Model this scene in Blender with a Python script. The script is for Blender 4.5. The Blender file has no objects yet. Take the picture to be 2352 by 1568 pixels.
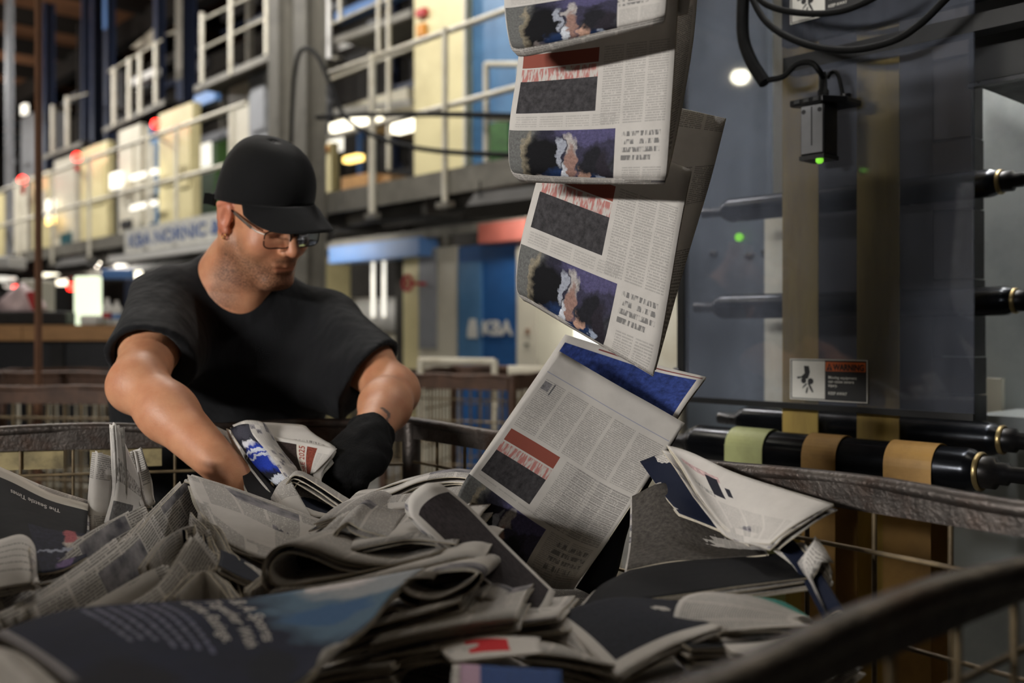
import bpy, bmesh, math, random
import numpy as np
from mathutils import Vector, Matrix
random.seed(7); rng = np.random.default_rng(7)
SC = bpy.context.scene
COL = SC.collection
F, CX, HY, ZC = 2287.0, 1176.0, 760.0, 1.17       # focal length in pixels, principal column, horizon row, eye height

# ------------------------------------------------------------------ camera, world, lights, exposure
cam = bpy.data.cameras.new('camera'); cam_o = bpy.data.objects.new('camera', cam); COL.objects.link(cam_o)
cam_o.location = (0, 0, ZC); cam_o.rotation_euler = (math.pi / 2, 0, 0)
cam.sensor_width = 36; cam.lens = 36 * F / 2352; cam.shift_y = -24 / 2352
cam.clip_start = .05; cam.clip_end = 200
cam.dof.use_dof = True; cam.dof.focus_distance = 1.42; cam.dof.aperture_fstop = 3.0
SC.camera = cam_o
SC.view_settings.view_transform = 'Standard'; SC.view_settings.look = 'None'
SC.view_settings.gamma = 1; SC.view_settings.use_curve_mapping = False
SC.view_settings.exposure = 0.25
wd = bpy.data.worlds.new('world'); SC.world = wd; wd.use_nodes = True
wd.node_tree.nodes['Background'].inputs[0].default_value = (.55, .6, .7, 1)
wd.node_tree.nodes['Background'].inputs[1].default_value = .02
def area(name, loc, aim, size, sizey, power, col=(1, .97, .93), spread=180):
    l = bpy.data.lights.new(name, 'AREA'); l.shape = 'RECTANGLE'; l.size = size; l.size_y = sizey
    l.energy = power; l.color = col; l.spread = math.radians(spread)
    o = bpy.data.objects.new(name, l); COL.objects.link(o); o.location = loc
    d = Vector(aim) - Vector(loc); o.rotation_euler = d.to_track_quat('-Z', 'Y').to_euler()
    return o
# tube fixtures of the hall and unseen ones added for their light: (position, aim, length, width, watts)
HALL = [((-2.7, -.95, 1.85), (.15, 1.55, 1.25), 1.2, .13, 150),  # unseen key light added to brighten the falling papers
        ((.9, 1.2, 4.2), (.3, 1.4, .9), 1.2, .3, 4),
        ((-2.6, 3.4, 4.2), (-.9, 2.0, 1.1), 1.2, .3, 17),
        ((-1.6, 6.2, 6.2), (.4, 7.9, 2.2), 1.5, .4, 180),
        ((-4.4, 9.0, 6.2), (-2.4, 11, 2.0), 1.5, .4, 200),
        ((-8.0, 12.9, 6.2), (-6.2, 15, 2.0), 1.5, .4, 240),
        ((-11.8, 17.2, 6.2), (-10., 19.4, 2.0), 1.5, .4, 270),
        ((2.6, 2.6, 3.4), (1.2, 2.4, .9), 1.2, .3, 14),
        ((-16.5, 24.5, 6.4), (-14.5, 27, 2.0), 1.5, .4, 200),  # added to light the far ceiling
        ((1.01, 2.21, 2.42), (.98, 2.24, 0.), 1.2, .1, 62),  # lamp added to brighten the machine's back plates
        ((.15, 6.62, 2.0), (.75, 7.3, 1.2), 1.2, .1, 14),  # added fill light for the blue door
        ((-1.9, 8.75, 1.95), (-1.0, 9.6, .9), 1.2, .1, 8),  # added fill light for the bay behind the worker
        ((-5.6, 12.9, 2.0), (-4.6, 13.9, 1.0), 1.2, .1, 24)]  # added fill light for the lower left bays
for i, (p, a, L, W, e) in enumerate(HALL):
    area('hall_light', p, a, L, W, e, (1, .89, .68) if i in (1, 2, 7) else (1, .97, .93))
    if p[2] > 6: area('ceiling_fill', (p[0], p[1], p[2] + .2), (p[0] - .3, p[1] + 1.2, 8.6), L, W, e * (.6 if p[1] > 16 else .12), (1, .86, .7))  # fill lights added to brighten the ceiling

# ------------------------------------------------------------------ small helpers
def lin(c):
    return tuple(((x / 255) / 12.92 if x / 255 <= .04045 else ((x / 255 + .055) / 1.055) ** 2.4) for x in c) + (1,)
def at(px, py, Y): return Vector(((px - CX) / F * Y, Y, ZC - (py - HY) / F * Y))
def onz(px, py, z=.94): return at(px, py, F * (ZC - z) / (py - HY))
# press frame (also the machine's): e1 points right and nearer, e2 away to the right
E1 = Vector((.672, -.740, 0)).normalized(); E2 = Vector((-E1.y, E1.x, 0)); EZ = Vector((0, 0, 1))
P0 = Vector((0, 6.7, 0))
def pw(s, n, z): return P0 - E1 * s + E2 * n + EZ * z
def ps(px, n):
    k = (px - CX) / F
    return (E2.x * n - k * (P0.y + E2.y * n)) / (E1.x - k * E1.y)
def pY(s, n): return P0.y + E2.y * n - E1.y * s
def pz(py, s, n): return ZC - (py - HY) / F * pY(s, n)
M0 = Vector((.408, 2.2, 0))
def mw(t, n, z): return M0 + E1 * t + E2 * n + EZ * z
def mt(px, n):
    k = (px - CX) / F
    return (k * (M0.y + E2.y * n) - M0.x - E2.x * n) / (E1.x - k * E1.y)
def mz(py, t, n): return ZC - (py - HY) / F * (M0.y + E2.y * n + E1.y * t)

def crw(n, t):
    """Catmull-Rom weights of n points at parameters t in 0..1"""
    t = np.atleast_1d(np.asarray(t, float)); W = np.zeros((len(t), n))
    if n == 1: W[:, 0] = 1; return W
    x = np.clip(t, 0, 1) * (n - 1); i = np.minimum(x.astype(int), n - 2); f = x - i
    w = [(-f + 2 * f**2 - f**3) / 2, (2 - 5 * f**2 + 3 * f**3) / 2, (f + 4 * f**2 - 3 * f**3) / 2, (f**3 - f**2) / 2]
    r = np.arange(len(t))
    for k in range(4):
        j = i + k - 1
        lo = j < 0; hi = j > n - 1; ok = ~(lo | hi)
        np.add.at(W, (r[ok], j[ok]), w[k][ok])
        np.add.at(W, (r[lo], np.zeros(lo.sum(), int)), 2 * w[k][lo]); np.add.at(W, (r[lo], np.ones(lo.sum(), int)), -w[k][lo])
        np.add.at(W, (r[hi], np.full(hi.sum(), n - 1)), 2 * w[k][hi]); np.add.at(W, (r[hi], np.full(hi.sum(), n - 2)), -w[k][hi])
    return W
def smooth_line(pts, k=8):
    P = np.array([tuple(p) for p in pts], float)
    return [Vector(q) for q in crw(len(P), np.linspace(0, 1, (len(P) - 1) * k + 1)) @ P]

class MB:
    """collects shapes in world coordinates; build() links them as one mesh object"""
    def __init__(s): s.v = []; s.f = []; s.mi = []; s.sm = []
    def add(s, vs, fs, mi=0, smooth=False):
        o = len(s.v); s.v += [tuple(p) for p in vs]; s.f += [tuple(i + o for i in f) for f in fs]
        s.mi += [mi] * len(fs); s.sm += [smooth] * len(fs); return s
    def hexa(s, c, mi=0):
        return s.add(c, [(0, 3, 2, 1), (4, 5, 6, 7), (0, 1, 5, 4), (1, 2, 6, 5), (2, 3, 7, 6), (3, 0, 4, 7)], mi)
    def box(s, a, b, mi=0):
        x0, y0, z0 = a; x1, y1, z1 = b
        return s.hexa([(x0, y0, z0), (x1, y0, z0), (x1, y1, z0), (x0, y1, z0), (x0, y0, z1), (x1, y0, z1), (x1, y1, z1), (x0, y1, z1)], mi)
    def fbox(s, fr, x0, x1, n0, n1, z0, z1, mi=0):
        return s.hexa([fr(x0, n0, z0), fr(x1, n0, z0), fr(x1, n1, z0), fr(x0, n1, z0), fr(x0, n0, z1), fr(x1, n0, z1), fr(x1, n1, z1), fr(x0, n1, z1)], mi)
    def beam(s, a, b, w, h, up=EZ, mi=0):
        a = Vector(a); b = Vector(b); d = (b - a).normalized(); x = d.cross(up)
        if x.length < 1e-4: x = d.cross(Vector((1, 0, 0)))
        x.normalize(); y = x.cross(d); c = []
        for p in (a, b):
            c += [p - x * w / 2 - y * h / 2, p + x * w / 2 - y * h / 2, p + x * w / 2 + y * h / 2, p - x * w / 2 + y * h / 2]
        return s.hexa(c, mi)
    def tube(s, pts, r, n=10, cap=True, mi=0, flat=None):
        pts = [Vector(p) for p in pts]; m = len(pts)
        rs = r if hasattr(r, '__len__') else [r] * m
        T = [(pts[min(i + 1, m - 1)] - pts[max(i - 1, 0)]).normalized() for i in range(m)]
        u = T[0].orthogonal().normalized(); vs = []; fs = []
        for i in range(m):
            u = (u - T[i] * u.dot(T[i])).normalized(); w = T[i].cross(u)
            for k in range(n):
                a = 2 * math.pi * k / n; vs.append(pts[i] + (u * math.cos(a) + w * math.sin(a)) * rs[i])
        for i in range(m - 1):
            for k in range(n):
                k2 = (k + 1) % n; fs.append((i * n + k, i * n + k2, (i + 1) * n + k2, (i + 1) * n + k))
        s.add(vs, fs, mi, True)
        if cap: s.add(vs[:n], [tuple(range(n))[::-1]], mi); s.add(vs[-n:], [tuple(range(n))], mi)
        return s
    def rev(s, a, axis, prof, n=24, mi=0):
        """solid of revolution: prof = [(distance along axis, radius)]"""
        a = Vector(a); d = Vector(axis).normalized(); u = d.orthogonal().normalized(); w = d.cross(u); m = len(prof)
        vs = [a + d * t + (u * math.cos(2 * math.pi * k / n) + w * math.sin(2 * math.pi * k / n)) * r for t, r in prof for k in range(n)]
        fs = [(i * n + k, i * n + (k + 1) % n, (i + 1) * n + (k + 1) % n, (i + 1) * n + k) for i in range(m - 1) for k in range(n)]
        s.add(vs, fs, mi, True)
        s.add(vs[:n], [tuple(range(n))[::-1]], mi); return s.add(vs[-n:], [tuple(range(n))], mi)
    def prism(s, poly, vec, mi=0):
        n = len(poly); vec = Vector(vec); vs = [Vector(p) for p in poly] + [Vector(p) + vec for p in poly]
        return s.add(vs, [tuple(range(n))[::-1], tuple(range(n, 2 * n))] + [(i, (i + 1) % n, n + (i + 1) % n, n + i) for i in range(n)], mi)
    def build(s, name, mat, parent=None, origin=None, bevel=0):
        me = bpy.data.meshes.new(name)
        if parent is not None: origin = Vector(parent['_o'])
        if origin is None:
            A = np.array(s.v); origin = Vector(((A[:, 0].min() + A[:, 0].max()) / 2, (A[:, 1].min() + A[:, 1].max()) / 2, A[:, 2].min()))
        origin = Vector(origin)
        me.from_pydata([(x - origin.x, y - origin.y, z - origin.z) for x, y, z in s.v], [], s.f)
        for m in (mat if isinstance(mat, (list, tuple)) else [mat]): me.materials.append(m)
        me.polygons.foreach_set('material_index', s.mi); me.polygons.foreach_set('use_smooth', s.sm)
        me.validate(); me.update()
        o = bpy.data.objects.new(name, me); COL.objects.link(o)
        if parent is not None: o.parent = parent
        else: o.location = origin
        o['_o'] = tuple(origin)
        if bevel:
            b = o.modifiers.new('bevel', 'BEVEL'); b.width = bevel; b.segments = 2; b.limit_method = 'ANGLE'
        return o

ROOTS = []
def tag(o, label, cat, group=None, kind=None):
    if label: o['label'] = label
    if cat: o['category'] = cat
    if group: o['group'] = group
    if kind: o['kind'] = kind
    return o
def thing(name, loc, label, cat, group=None):
    o = bpy.data.objects.new(name, None); COL.objects.link(o); o.location = Vector(loc); o['_o'] = tuple(loc)
    o.empty_display_size = .1
    return tag(o, label, cat, group)
def structure(o): o['kind'] = 'structure'; return o
# ------------------------------------------------------------------ materials
def newmat(name):
    m = bpy.data.materials.new(name); m.use_nodes = True; nt = m.node_tree
    return m, nt, nt.nodes['Principled BSDF']
def N(nt, typ, **kw):
    n = nt.nodes.new('ShaderNode' + typ)
    for k, v in kw.items():
        if k.startswith('i_'): n.inputs[k[2:].replace('_', ' ')].default_value = v
        else: setattr(n, k, v)
    return n
def sock(nt, inp, v):
    if isinstance(v, bpy.types.NodeSocket): nt.links.new(v, inp)
    else: inp.default_value = v
def MA(nt, op, a, b=None, c=None):
    n = nt.nodes.new('ShaderNodeMath'); n.operation = op; n.use_clamp = False
    for i, v in enumerate((a, b, c)):
        if v is not None: sock(nt, n.inputs[i], v)
    return n.outputs[0]
def MX(nt, fac, a, b, blend='MIX'):
    n = nt.nodes.new('ShaderNodeMix'); n.data_type = 'RGBA'; n.blend_type = blend
    sock(nt, n.inputs[0], fac); sock(nt, n.inputs[6], a); sock(nt, n.inputs[7], b); return n.outputs[2]
def NOISE(nt, vec, scale, detail=3, rough=.55):
    n = N(nt, 'TexNoise'); n.inputs['Scale'].default_value = scale; n.inputs['Detail'].default_value = detail
    n.inputs['Roughness'].default_value = rough
    if vec is not None: nt.links.new(vec, n.inputs['Vector'])
    return n.outputs[0]
def RAMP(nt, fac, lo, hi):
    n = N(nt, 'MapRange', clamp=True); sock(nt, n.inputs[0], fac); n.inputs[1].default_value = lo; n.inputs[2].default_value = hi
    return n.outputs[0]
def std(name, rgb, rough=.5, metal=0., var=.25, scale=9, dirt=None, dirt_amt=.5, bump=0., stretch=(1, 1, 1), bscale=60, spec=.5):
    m, nt, b = newmat(name); tc = N(nt, 'TexCoord'); mp = N(nt, 'Mapping'); mp.inputs['Scale'].default_value = stretch
    nt.links.new(tc.outputs['Object'], mp.inputs[0]); v = mp.outputs[0]
    c = lin(rgb); dark = tuple(x * (1 - var) for x in c[:3]) + (1,); lite = tuple(min(1, x * (1 + var * .6)) for x in c[:3]) + (1,)
    col = MX(nt, RAMP(nt, NOISE(nt, v, scale, 4), .3, .7), dark, lite)
    r = MA(nt, 'MULTIPLY_ADD', NOISE(nt, v, scale * 2.3, 4), .25, rough - .12)
    if dirt:
        f = MA(nt, 'MULTIPLY', RAMP(nt, NOISE(nt, v, scale * .7, 6, .68), .48, .68), dirt_amt)
        col = MX(nt, f, col, lin(dirt))
    nt.links.new(col, b.inputs['Base Color']); nt.links.new(r, b.inputs['Roughness'])
    b.inputs['Metallic'].default_value = metal; b.inputs['Specular IOR Level'].default_value = spec
    if bump:
        bp = N(nt, 'Bump'); bp.inputs['Strength'].default_value = bump; bp.inputs['Distance'].default_value = .01
        nt.links.new(NOISE(nt, v, bscale, 4), bp.inputs['Height']); nt.links.new(bp.outputs[0], b.inputs['Normal'])
    return m
def emit(name, rgb, s):
    m, nt, b = newmat(name); b.inputs['Base Color'].default_value = lin(rgb)
    b.inputs['Emission Color'].default_value = lin(rgb); b.inputs['Emission Strength'].default_value = s; return m

MT = dict(
    concrete=std('concrete_floor', (96, 94, 90), .7, var=.3, scale=2, dirt=(50, 46, 42)),
    ceil=std('ceiling_board', (150, 106, 76), .85, var=.25, scale=1.5),
    beam=std('dark_beam_paint', (24, 21, 19), .7),
    wall=std('dark_wall', (46, 42, 40), .8, var=.4, scale=.6),
    cream=std('cream_enamel', (212, 200, 152), .45, var=.08, scale=2, dirt=(150, 132, 84), dirt_amt=.35),
    cream2=std('grey_cream_enamel', (196, 190, 172), .5, var=.1, scale=2, dirt=(120, 108, 84), dirt_amt=.3),
    grey=std('grey_enamel', (132, 134, 138), .5, var=.12, scale=3, dirt=(70, 66, 60), dirt_amt=.4),
    column=std('column_grey_paint', (120, 116, 106), .55, var=.15, scale=3, dirt=(62, 58, 50), dirt_amt=.5),
    deck=std('deck_steel', (128, 124, 114), .55, .1, var=.2, scale=5, dirt=(60, 54, 46)),
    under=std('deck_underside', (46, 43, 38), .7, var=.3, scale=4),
    rail=std('rail_white_paint', (222, 216, 198), .4, var=.08, scale=6, dirt=(150, 134, 98), dirt_amt=.4),
    blue=std('press_blue', (74, 116, 154), .42, var=.15, scale=3, dirt=(30, 60, 100), dirt_amt=.4),
    blue2=std('door_blue', (38, 84, 138), .38, var=.15, scale=3, dirt=(20, 50, 90), dirt_amt=.4),
    sky=std('beam_light_blue', (96, 138, 196), .45, var=.1, scale=3),
    navy=std('column_navy', (34, 44, 68), .5, var=.2, scale=3),
    brown=std('column_brown', (124, 88, 66), .6, var=.2, scale=3),
    teal=std('cabinet_teal', (40, 84, 92), .4),
    black=std('black_rubber', (8, 8, 8), .7, var=.2, scale=30, spec=.15),
    blk_metal=std('black_metal', (26, 26, 28), .35, .6, var=.3, scale=20, dirt=(70, 64, 56), dirt_amt=.25),
    rust=std('rusty_rim_steel', (84, 78, 74), .42, .75, var=.5, scale=22, dirt=(70, 50, 38), dirt_amt=.7, bump=.2, bscale=160),
    rust2=std('brown_cart_steel', (86, 62, 48), .5, .3, var=.4, scale=12, dirt=(40, 32, 28), dirt_amt=.6),
    wire=std('cart_wire', (120, 104, 78), .45, .4, var=.4, scale=25, dirt=(44, 34, 26), dirt_amt=.6),
    strip=std('rim_yellow_strip', (150, 136, 96), .55, .1, var=.4, scale=18, dirt=(50, 40, 28), dirt_amt=.7),
    steel=std('roller_dark_steel', (38, 40, 44), .22, .85, var=.2, scale=8, dirt=(20, 20, 20), dirt_amt=.5),
    shaft=std('shaft_steel', (84, 84, 86), .3, .9, var=.2, scale=20),
    brass=std('worn_collar', (150, 132, 92), .35, .8, var=.2, scale=20),
    tape=std('ochre_tape', (160, 134, 62), .55, var=.22, scale=14, dirt=(92, 66, 28), dirt_amt=.5, stretch=(1, 1, .15)),
    tape2=std('green_tape', (156, 160, 108), .5, var=.15, scale=14, dirt=(110, 110, 66), dirt_amt=.4),
    tape3=std('orange_tape', (160, 122, 62), .5, var=.18, scale=14, dirt=(110, 76, 34), dirt_amt=.5),
    plate=std('machine_plate_pale', (170, 176, 176), .4, .1, var=.15, scale=3, dirt=(96, 104, 112), dirt_amt=.5),
    plate_b=std('machine_plate_blue', (104, 112, 122), .45, .1, var=.25, scale=3, dirt=(60, 70, 78), dirt_amt=.6),
    plate_w=std('pale_wall_panel', (216, 212, 196), .6, var=.08, scale=3, dirt=(170, 150, 110), dirt_amt=.4),
    plate_k=std('black_plate', (20, 20, 24), .55, .1, var=.3, scale=8),
    slat=std('dark_slat', (52, 50, 52), .55, .2, var=.3, scale=10, dirt=(28, 26, 26)),
    frame=std('guard_frame', (30, 30, 30), .45, .4, var=.3, scale=10),
    wood=std('pallet_wood', (170, 128, 84), .65, var=.25, scale=6, stretch=(1, 8, 8)),
    plastic_w=std('white_plastic', (214, 212, 206), .4, var=.06),
    pink=std('pale_pink_wrap', (206, 184, 184), .45, var=.2, scale=8, bump=.5, bscale=12),
    red=std('red_paint', (176, 34, 34), .45, var=.15),
    redbox=std('rust_red_box', (140, 74, 62), .55, var=.2),
    green=std('green_part', (52, 92, 40), .5, var=.4, scale=14),
    amber=std('amber_paint', (206, 136, 40), .45),
    signw=std('sign_white', (206, 204, 196), .5, var=.08, scale=8, dirt=(150, 146, 130), dirt_amt=.4),
    signk=std('sign_black', (18, 18, 20), .5, var=.2),
    signo=std('sign_orange', (206, 96, 36), .5, var=.12, scale=20),
    ink=std('black_ink', (22, 22, 26), .7), inkr=std('red_ink', (150, 44, 40), .7), inkw=std('white_ink', (206, 200, 196), .7),
    inkb=std('blue_ink', (82, 106, 156), .6), inkg=std('grey_ink', (76, 78, 112), .7),
    denim=std('dark_trousers', (24, 26, 32), .85, var=.3, scale=60), shoe=std('black_shoe', (18, 17, 16), .5),
    glove=std('black_glove_knit', (10, 10, 11), .8, var=.3, scale=40, bump=.3, bscale=300, spec=.15),
    gold=std('gold_earring', (200, 160, 80), .25, 1.), gframe=std('glasses_frame', (22, 18, 18), .3, .5), gtemple=std('temple_silver', (170, 160, 150), .3, .8),
    eye=std('eye_white', (190, 180, 172), .3), iris=std('iris_brown', (44, 32, 26), .3),
    lamp=emit('lamp_glow', (255, 246, 220), 2.6), lampw=emit('lamp_glow_soft', (255, 250, 236), .9), lampo=emit('lamp_glow_orange', (255, 214, 120), 3.),
    ledr=emit('red_lamp', (255, 40, 30), 9.), ledg=emit('green_led', (130, 220, 60), .8), whiteboard=emit('glowing_board', (226, 238, 206), 1.05),
    bulb=emit('bulb_glow', (255, 240, 205), 40.),
    doorway=emit('daylit_doorway', (255, 255, 244), 1.6),
)
def tube_mat():
    return emit('tube_light', (255, 246, 226), 4.)
MT['tube'] = tube_mat()

def cloth(name, rgb, scale=900, wr=.6):
    m, nt, b = newmat(name); tc = N(nt, 'TexCoord'); v = tc.outputs['Object']
    c = lin(rgb); col = MX(nt, RAMP(nt, NOISE(nt, v, 7, 5), .3, .7), tuple(x * .75 for x in c[:3]) + (1,), tuple(x * 1.25 for x in c[:3]) + (1,))
    nt.links.new(col, b.inputs['Base Color']); b.inputs['Roughness'].default_value = .88; b.inputs['Specular IOR Level'].default_value = .25
    b.inputs['Sheen Weight'].default_value = .06; b.inputs['Sheen Roughness'].default_value = .5
    mp = N(nt, 'Mapping'); mp.inputs['Scale'].default_value = (1, 1, .35); nt.links.new(v, mp.inputs[0])
    h = MA(nt, 'ADD', MA(nt, 'MULTIPLY', NOISE(nt, mp.outputs[0], 9, 3), 1.), MA(nt, 'MULTIPLY', NOISE(nt, v, scale, 1), .03))
    bp = N(nt, 'Bump'); bp.inputs['Strength'].default_value = wr; bp.inputs['Distance'].default_value = .03
    nt.links.new(h, bp.inputs['Height']); nt.links.new(bp.outputs[0], b.inputs['Normal']); return m
MT['shirt'] = cloth('black_tshirt_cotton', (15, 16, 19)); MT['cap'] = cloth('black_cap_twill', (11, 11, 12), 700, .12)

def skin():
    m, nt, b = newmat('skin'); tc = N(nt, 'TexCoord'); v = tc.outputs['Object']
    at_ = N(nt, 'Attribute'); at_.attribute_name = 'tone'; sp = N(nt, 'SeparateColor'); nt.links.new(at_.outputs['Color'], sp.inputs[0])
    base = MX(nt, RAMP(nt, NOISE(nt, v, 22, 4), .3, .7), lin((186, 124, 90)), lin((206, 150, 114)))
    base = MX(nt, MA(nt, 'MULTIPLY', sp.outputs[1], .7), base, lin((196, 98, 82)))              # lips, ears, nose: redder skin
    hair = MA(nt, 'MULTIPLY', sp.outputs[0], RAMP(nt, NOISE(nt, v, 420, 2), .2, .62))
    base = MX(nt, hair, base, lin((62, 42, 32)))
    base = MX(nt, sp.outputs[2], base, lin((58, 52, 50)))
    nt.links.new(base, b.inputs['Base Color']); b.inputs['Roughness'].default_value = .5
    b.inputs['Subsurface Weight'].default_value = .12; b.inputs['Subsurface Radius'].default_value = (.012, .005, .003); b.inputs['Subsurface Scale'].default_value = .5
    bp = N(nt, 'Bump'); bp.inputs['Strength'].default_value = .18; bp.inputs['Distance'].default_value = .002
    nt.links.new(NOISE(nt, v, 300, 3), bp.inputs['Height']); nt.links.new(bp.outputs[0], b.inputs['Normal']); return m
MT['skin'] = skin()

def clear(name, tint, haze, hz=.16, rough=.08, gloss=.12):
    """dusty clear guard sheet: mostly see-through, some mirror, some dust"""
    m, nt, b = newmat(name); out = nt.nodes['Material Output']; nt.nodes.remove(b)
    tc = N(nt, 'TexCoord'); mp = N(nt, 'Mapping'); mp.inputs['Scale'].default_value = (1, 1, .25); nt.links.new(tc.outputs['Object'], mp.inputs[0])
    tr = N(nt, 'BsdfTransparent'); tr.inputs[0].default_value = lin(tint)
    di = N(nt, 'BsdfDiffuse'); di.inputs[0].default_value = lin(haze)
    gl = N(nt, 'BsdfGlossy'); gl.inputs['Roughness'].default_value = rough; gl.inputs[0].default_value = (.9, .95, 1, 1)
    a = N(nt, 'MixShader'); sock(nt, a.inputs[0], MA(nt, 'MULTIPLY', RAMP(nt, NOISE(nt, mp.outputs[0], 7, 6, .65), .2, .8), hz * 2)); nt.links.new(tr.outputs[0], a.inputs[1]); nt.links.new(di.outputs[0], a.inputs[2])
    fr = N(nt, 'Fresnel'); fr.inputs[0].default_value = 1.5
    c = N(nt, 'MixShader'); sock(nt, c.inputs[0], MA(nt, 'MULTIPLY_ADD', fr.outputs[0], .8, gloss)); nt.links.new(a.outputs[0], c.inputs[1]); nt.links.new(gl.outputs[0], c.inputs[2])
    nt.links.new(c.outputs[0], out.inputs[0]); return m
MT['guard'] = clear('dusty_polycarbonate', (242, 243, 246), (140, 146, 160), .13, .035, .03)
MT['lens'] = clear('spectacle_lens', (232, 232, 232), (200, 200, 200), .01, .02, .02)

# ---- newsprint
PAPER = (198, 193, 187)
def textmask(nt, u, v, col=.047, line=.0034, gut=.07, words=330.):
    """printed lines of small type: u, v in metres"""
    cf = MA(nt, 'FRACT', MA(nt, 'DIVIDE', u, col)); inc = MA(nt, 'MULTIPLY', MA(nt, 'GREATER_THAN', cf, gut), MA(nt, 'LESS_THAN', cf, 1 - gut * .3))
    lf = MA(nt, 'FRACT', MA(nt, 'DIVIDE', v, line)); inl = MA(nt, 'LESS_THAN', lf, .55)
    cx = N(nt, 'CombineXYZ'); sock(nt, cx.inputs[0], MA(nt, 'MULTIPLY', u, words)); sock(nt, cx.inputs[1], MA(nt, 'FLOOR', MA(nt, 'DIVIDE', v, line)))
    wn = MA(nt, 'GREATER_THAN', NOISE(nt, cx.outputs[0], 1.7, 1), .4)
    return MA(nt, 'MULTIPLY', MA(nt, 'MULTIPLY', inc, inl), wn)
def paper_base(nt):
    tc = N(nt, 'TexCoord'); return MX(nt, RAMP(nt, NOISE(nt, tc.outputs['Object'], 40, 4), .3, .7), lin(tuple(x * .95 for x in PAPER)), lin(PAPER)), tc
def finish_paper(nt, b, col):
    nt.links.new(col, b.inputs['Base Color']); b.inputs['Roughness'].default_value = .8; b.inputs['Specular IOR Level'].default_value = .2
    tc = N(nt, 'TexCoord'); bp = N(nt, 'Bump'); bp.inputs['Strength'].default_value = .25; bp.inputs['Distance'].default_value = .008
    nt.links.new(NOISE(nt, tc.outputs['Object'], 13, 3), bp.inputs['Height']); nt.links.new(bp.outputs[0], b.inputs['Normal'])
def newsprint(name, tone=(70, 68, 66), amount=.72, block=True):
    m, nt, b = newmat(name); base, tc = paper_base(nt); sp = N(nt, 'SeparateXYZ'); nt.links.new(tc.outputs['UV'], sp.inputs[0])
    oi = N(nt, 'ObjectInfo'); u = MA(nt, 'ADD', sp.outputs[0], oi.outputs['Random']); v = MA(nt, 'ADD', sp.outputs[1], oi.outputs['Random'])
    t = textmask(nt, u, v)
    if block:
        cx = N(nt, 'CombineXYZ'); sock(nt, cx.inputs[0], MA(nt, 'FLOOR', MA(nt, 'DIVIDE', u, .094))); sock(nt, cx.inputs[1], MA(nt, 'FLOOR', MA(nt, 'DIVIDE', v, .07)))
        wn = N(nt, 'TexWhiteNoise', noise_dimensions='2D'); nt.links.new(cx.outputs[0], wn.inputs['Vector'])
        t = MA(nt, 'MULTIPLY', t, MA(nt, 'GREATER_THAN', wn.outputs[0], .3))
        pic = MA(nt, 'LESS_THAN', wn.outputs[0], .13)
        pc = MX(nt, RAMP(nt, NOISE(nt, tc.outputs['UV'], 30, 4), .35, .65), lin((30, 34, 52)), lin((150, 146, 150)))
        base = MX(nt, MA(nt, 'MULTIPLY', pic, .9), base, pc)
    col = MX(nt, MA(nt, 'MULTIPLY', t, amount), base, lin(tone)); finish_paper(nt, b, col); return m
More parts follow.
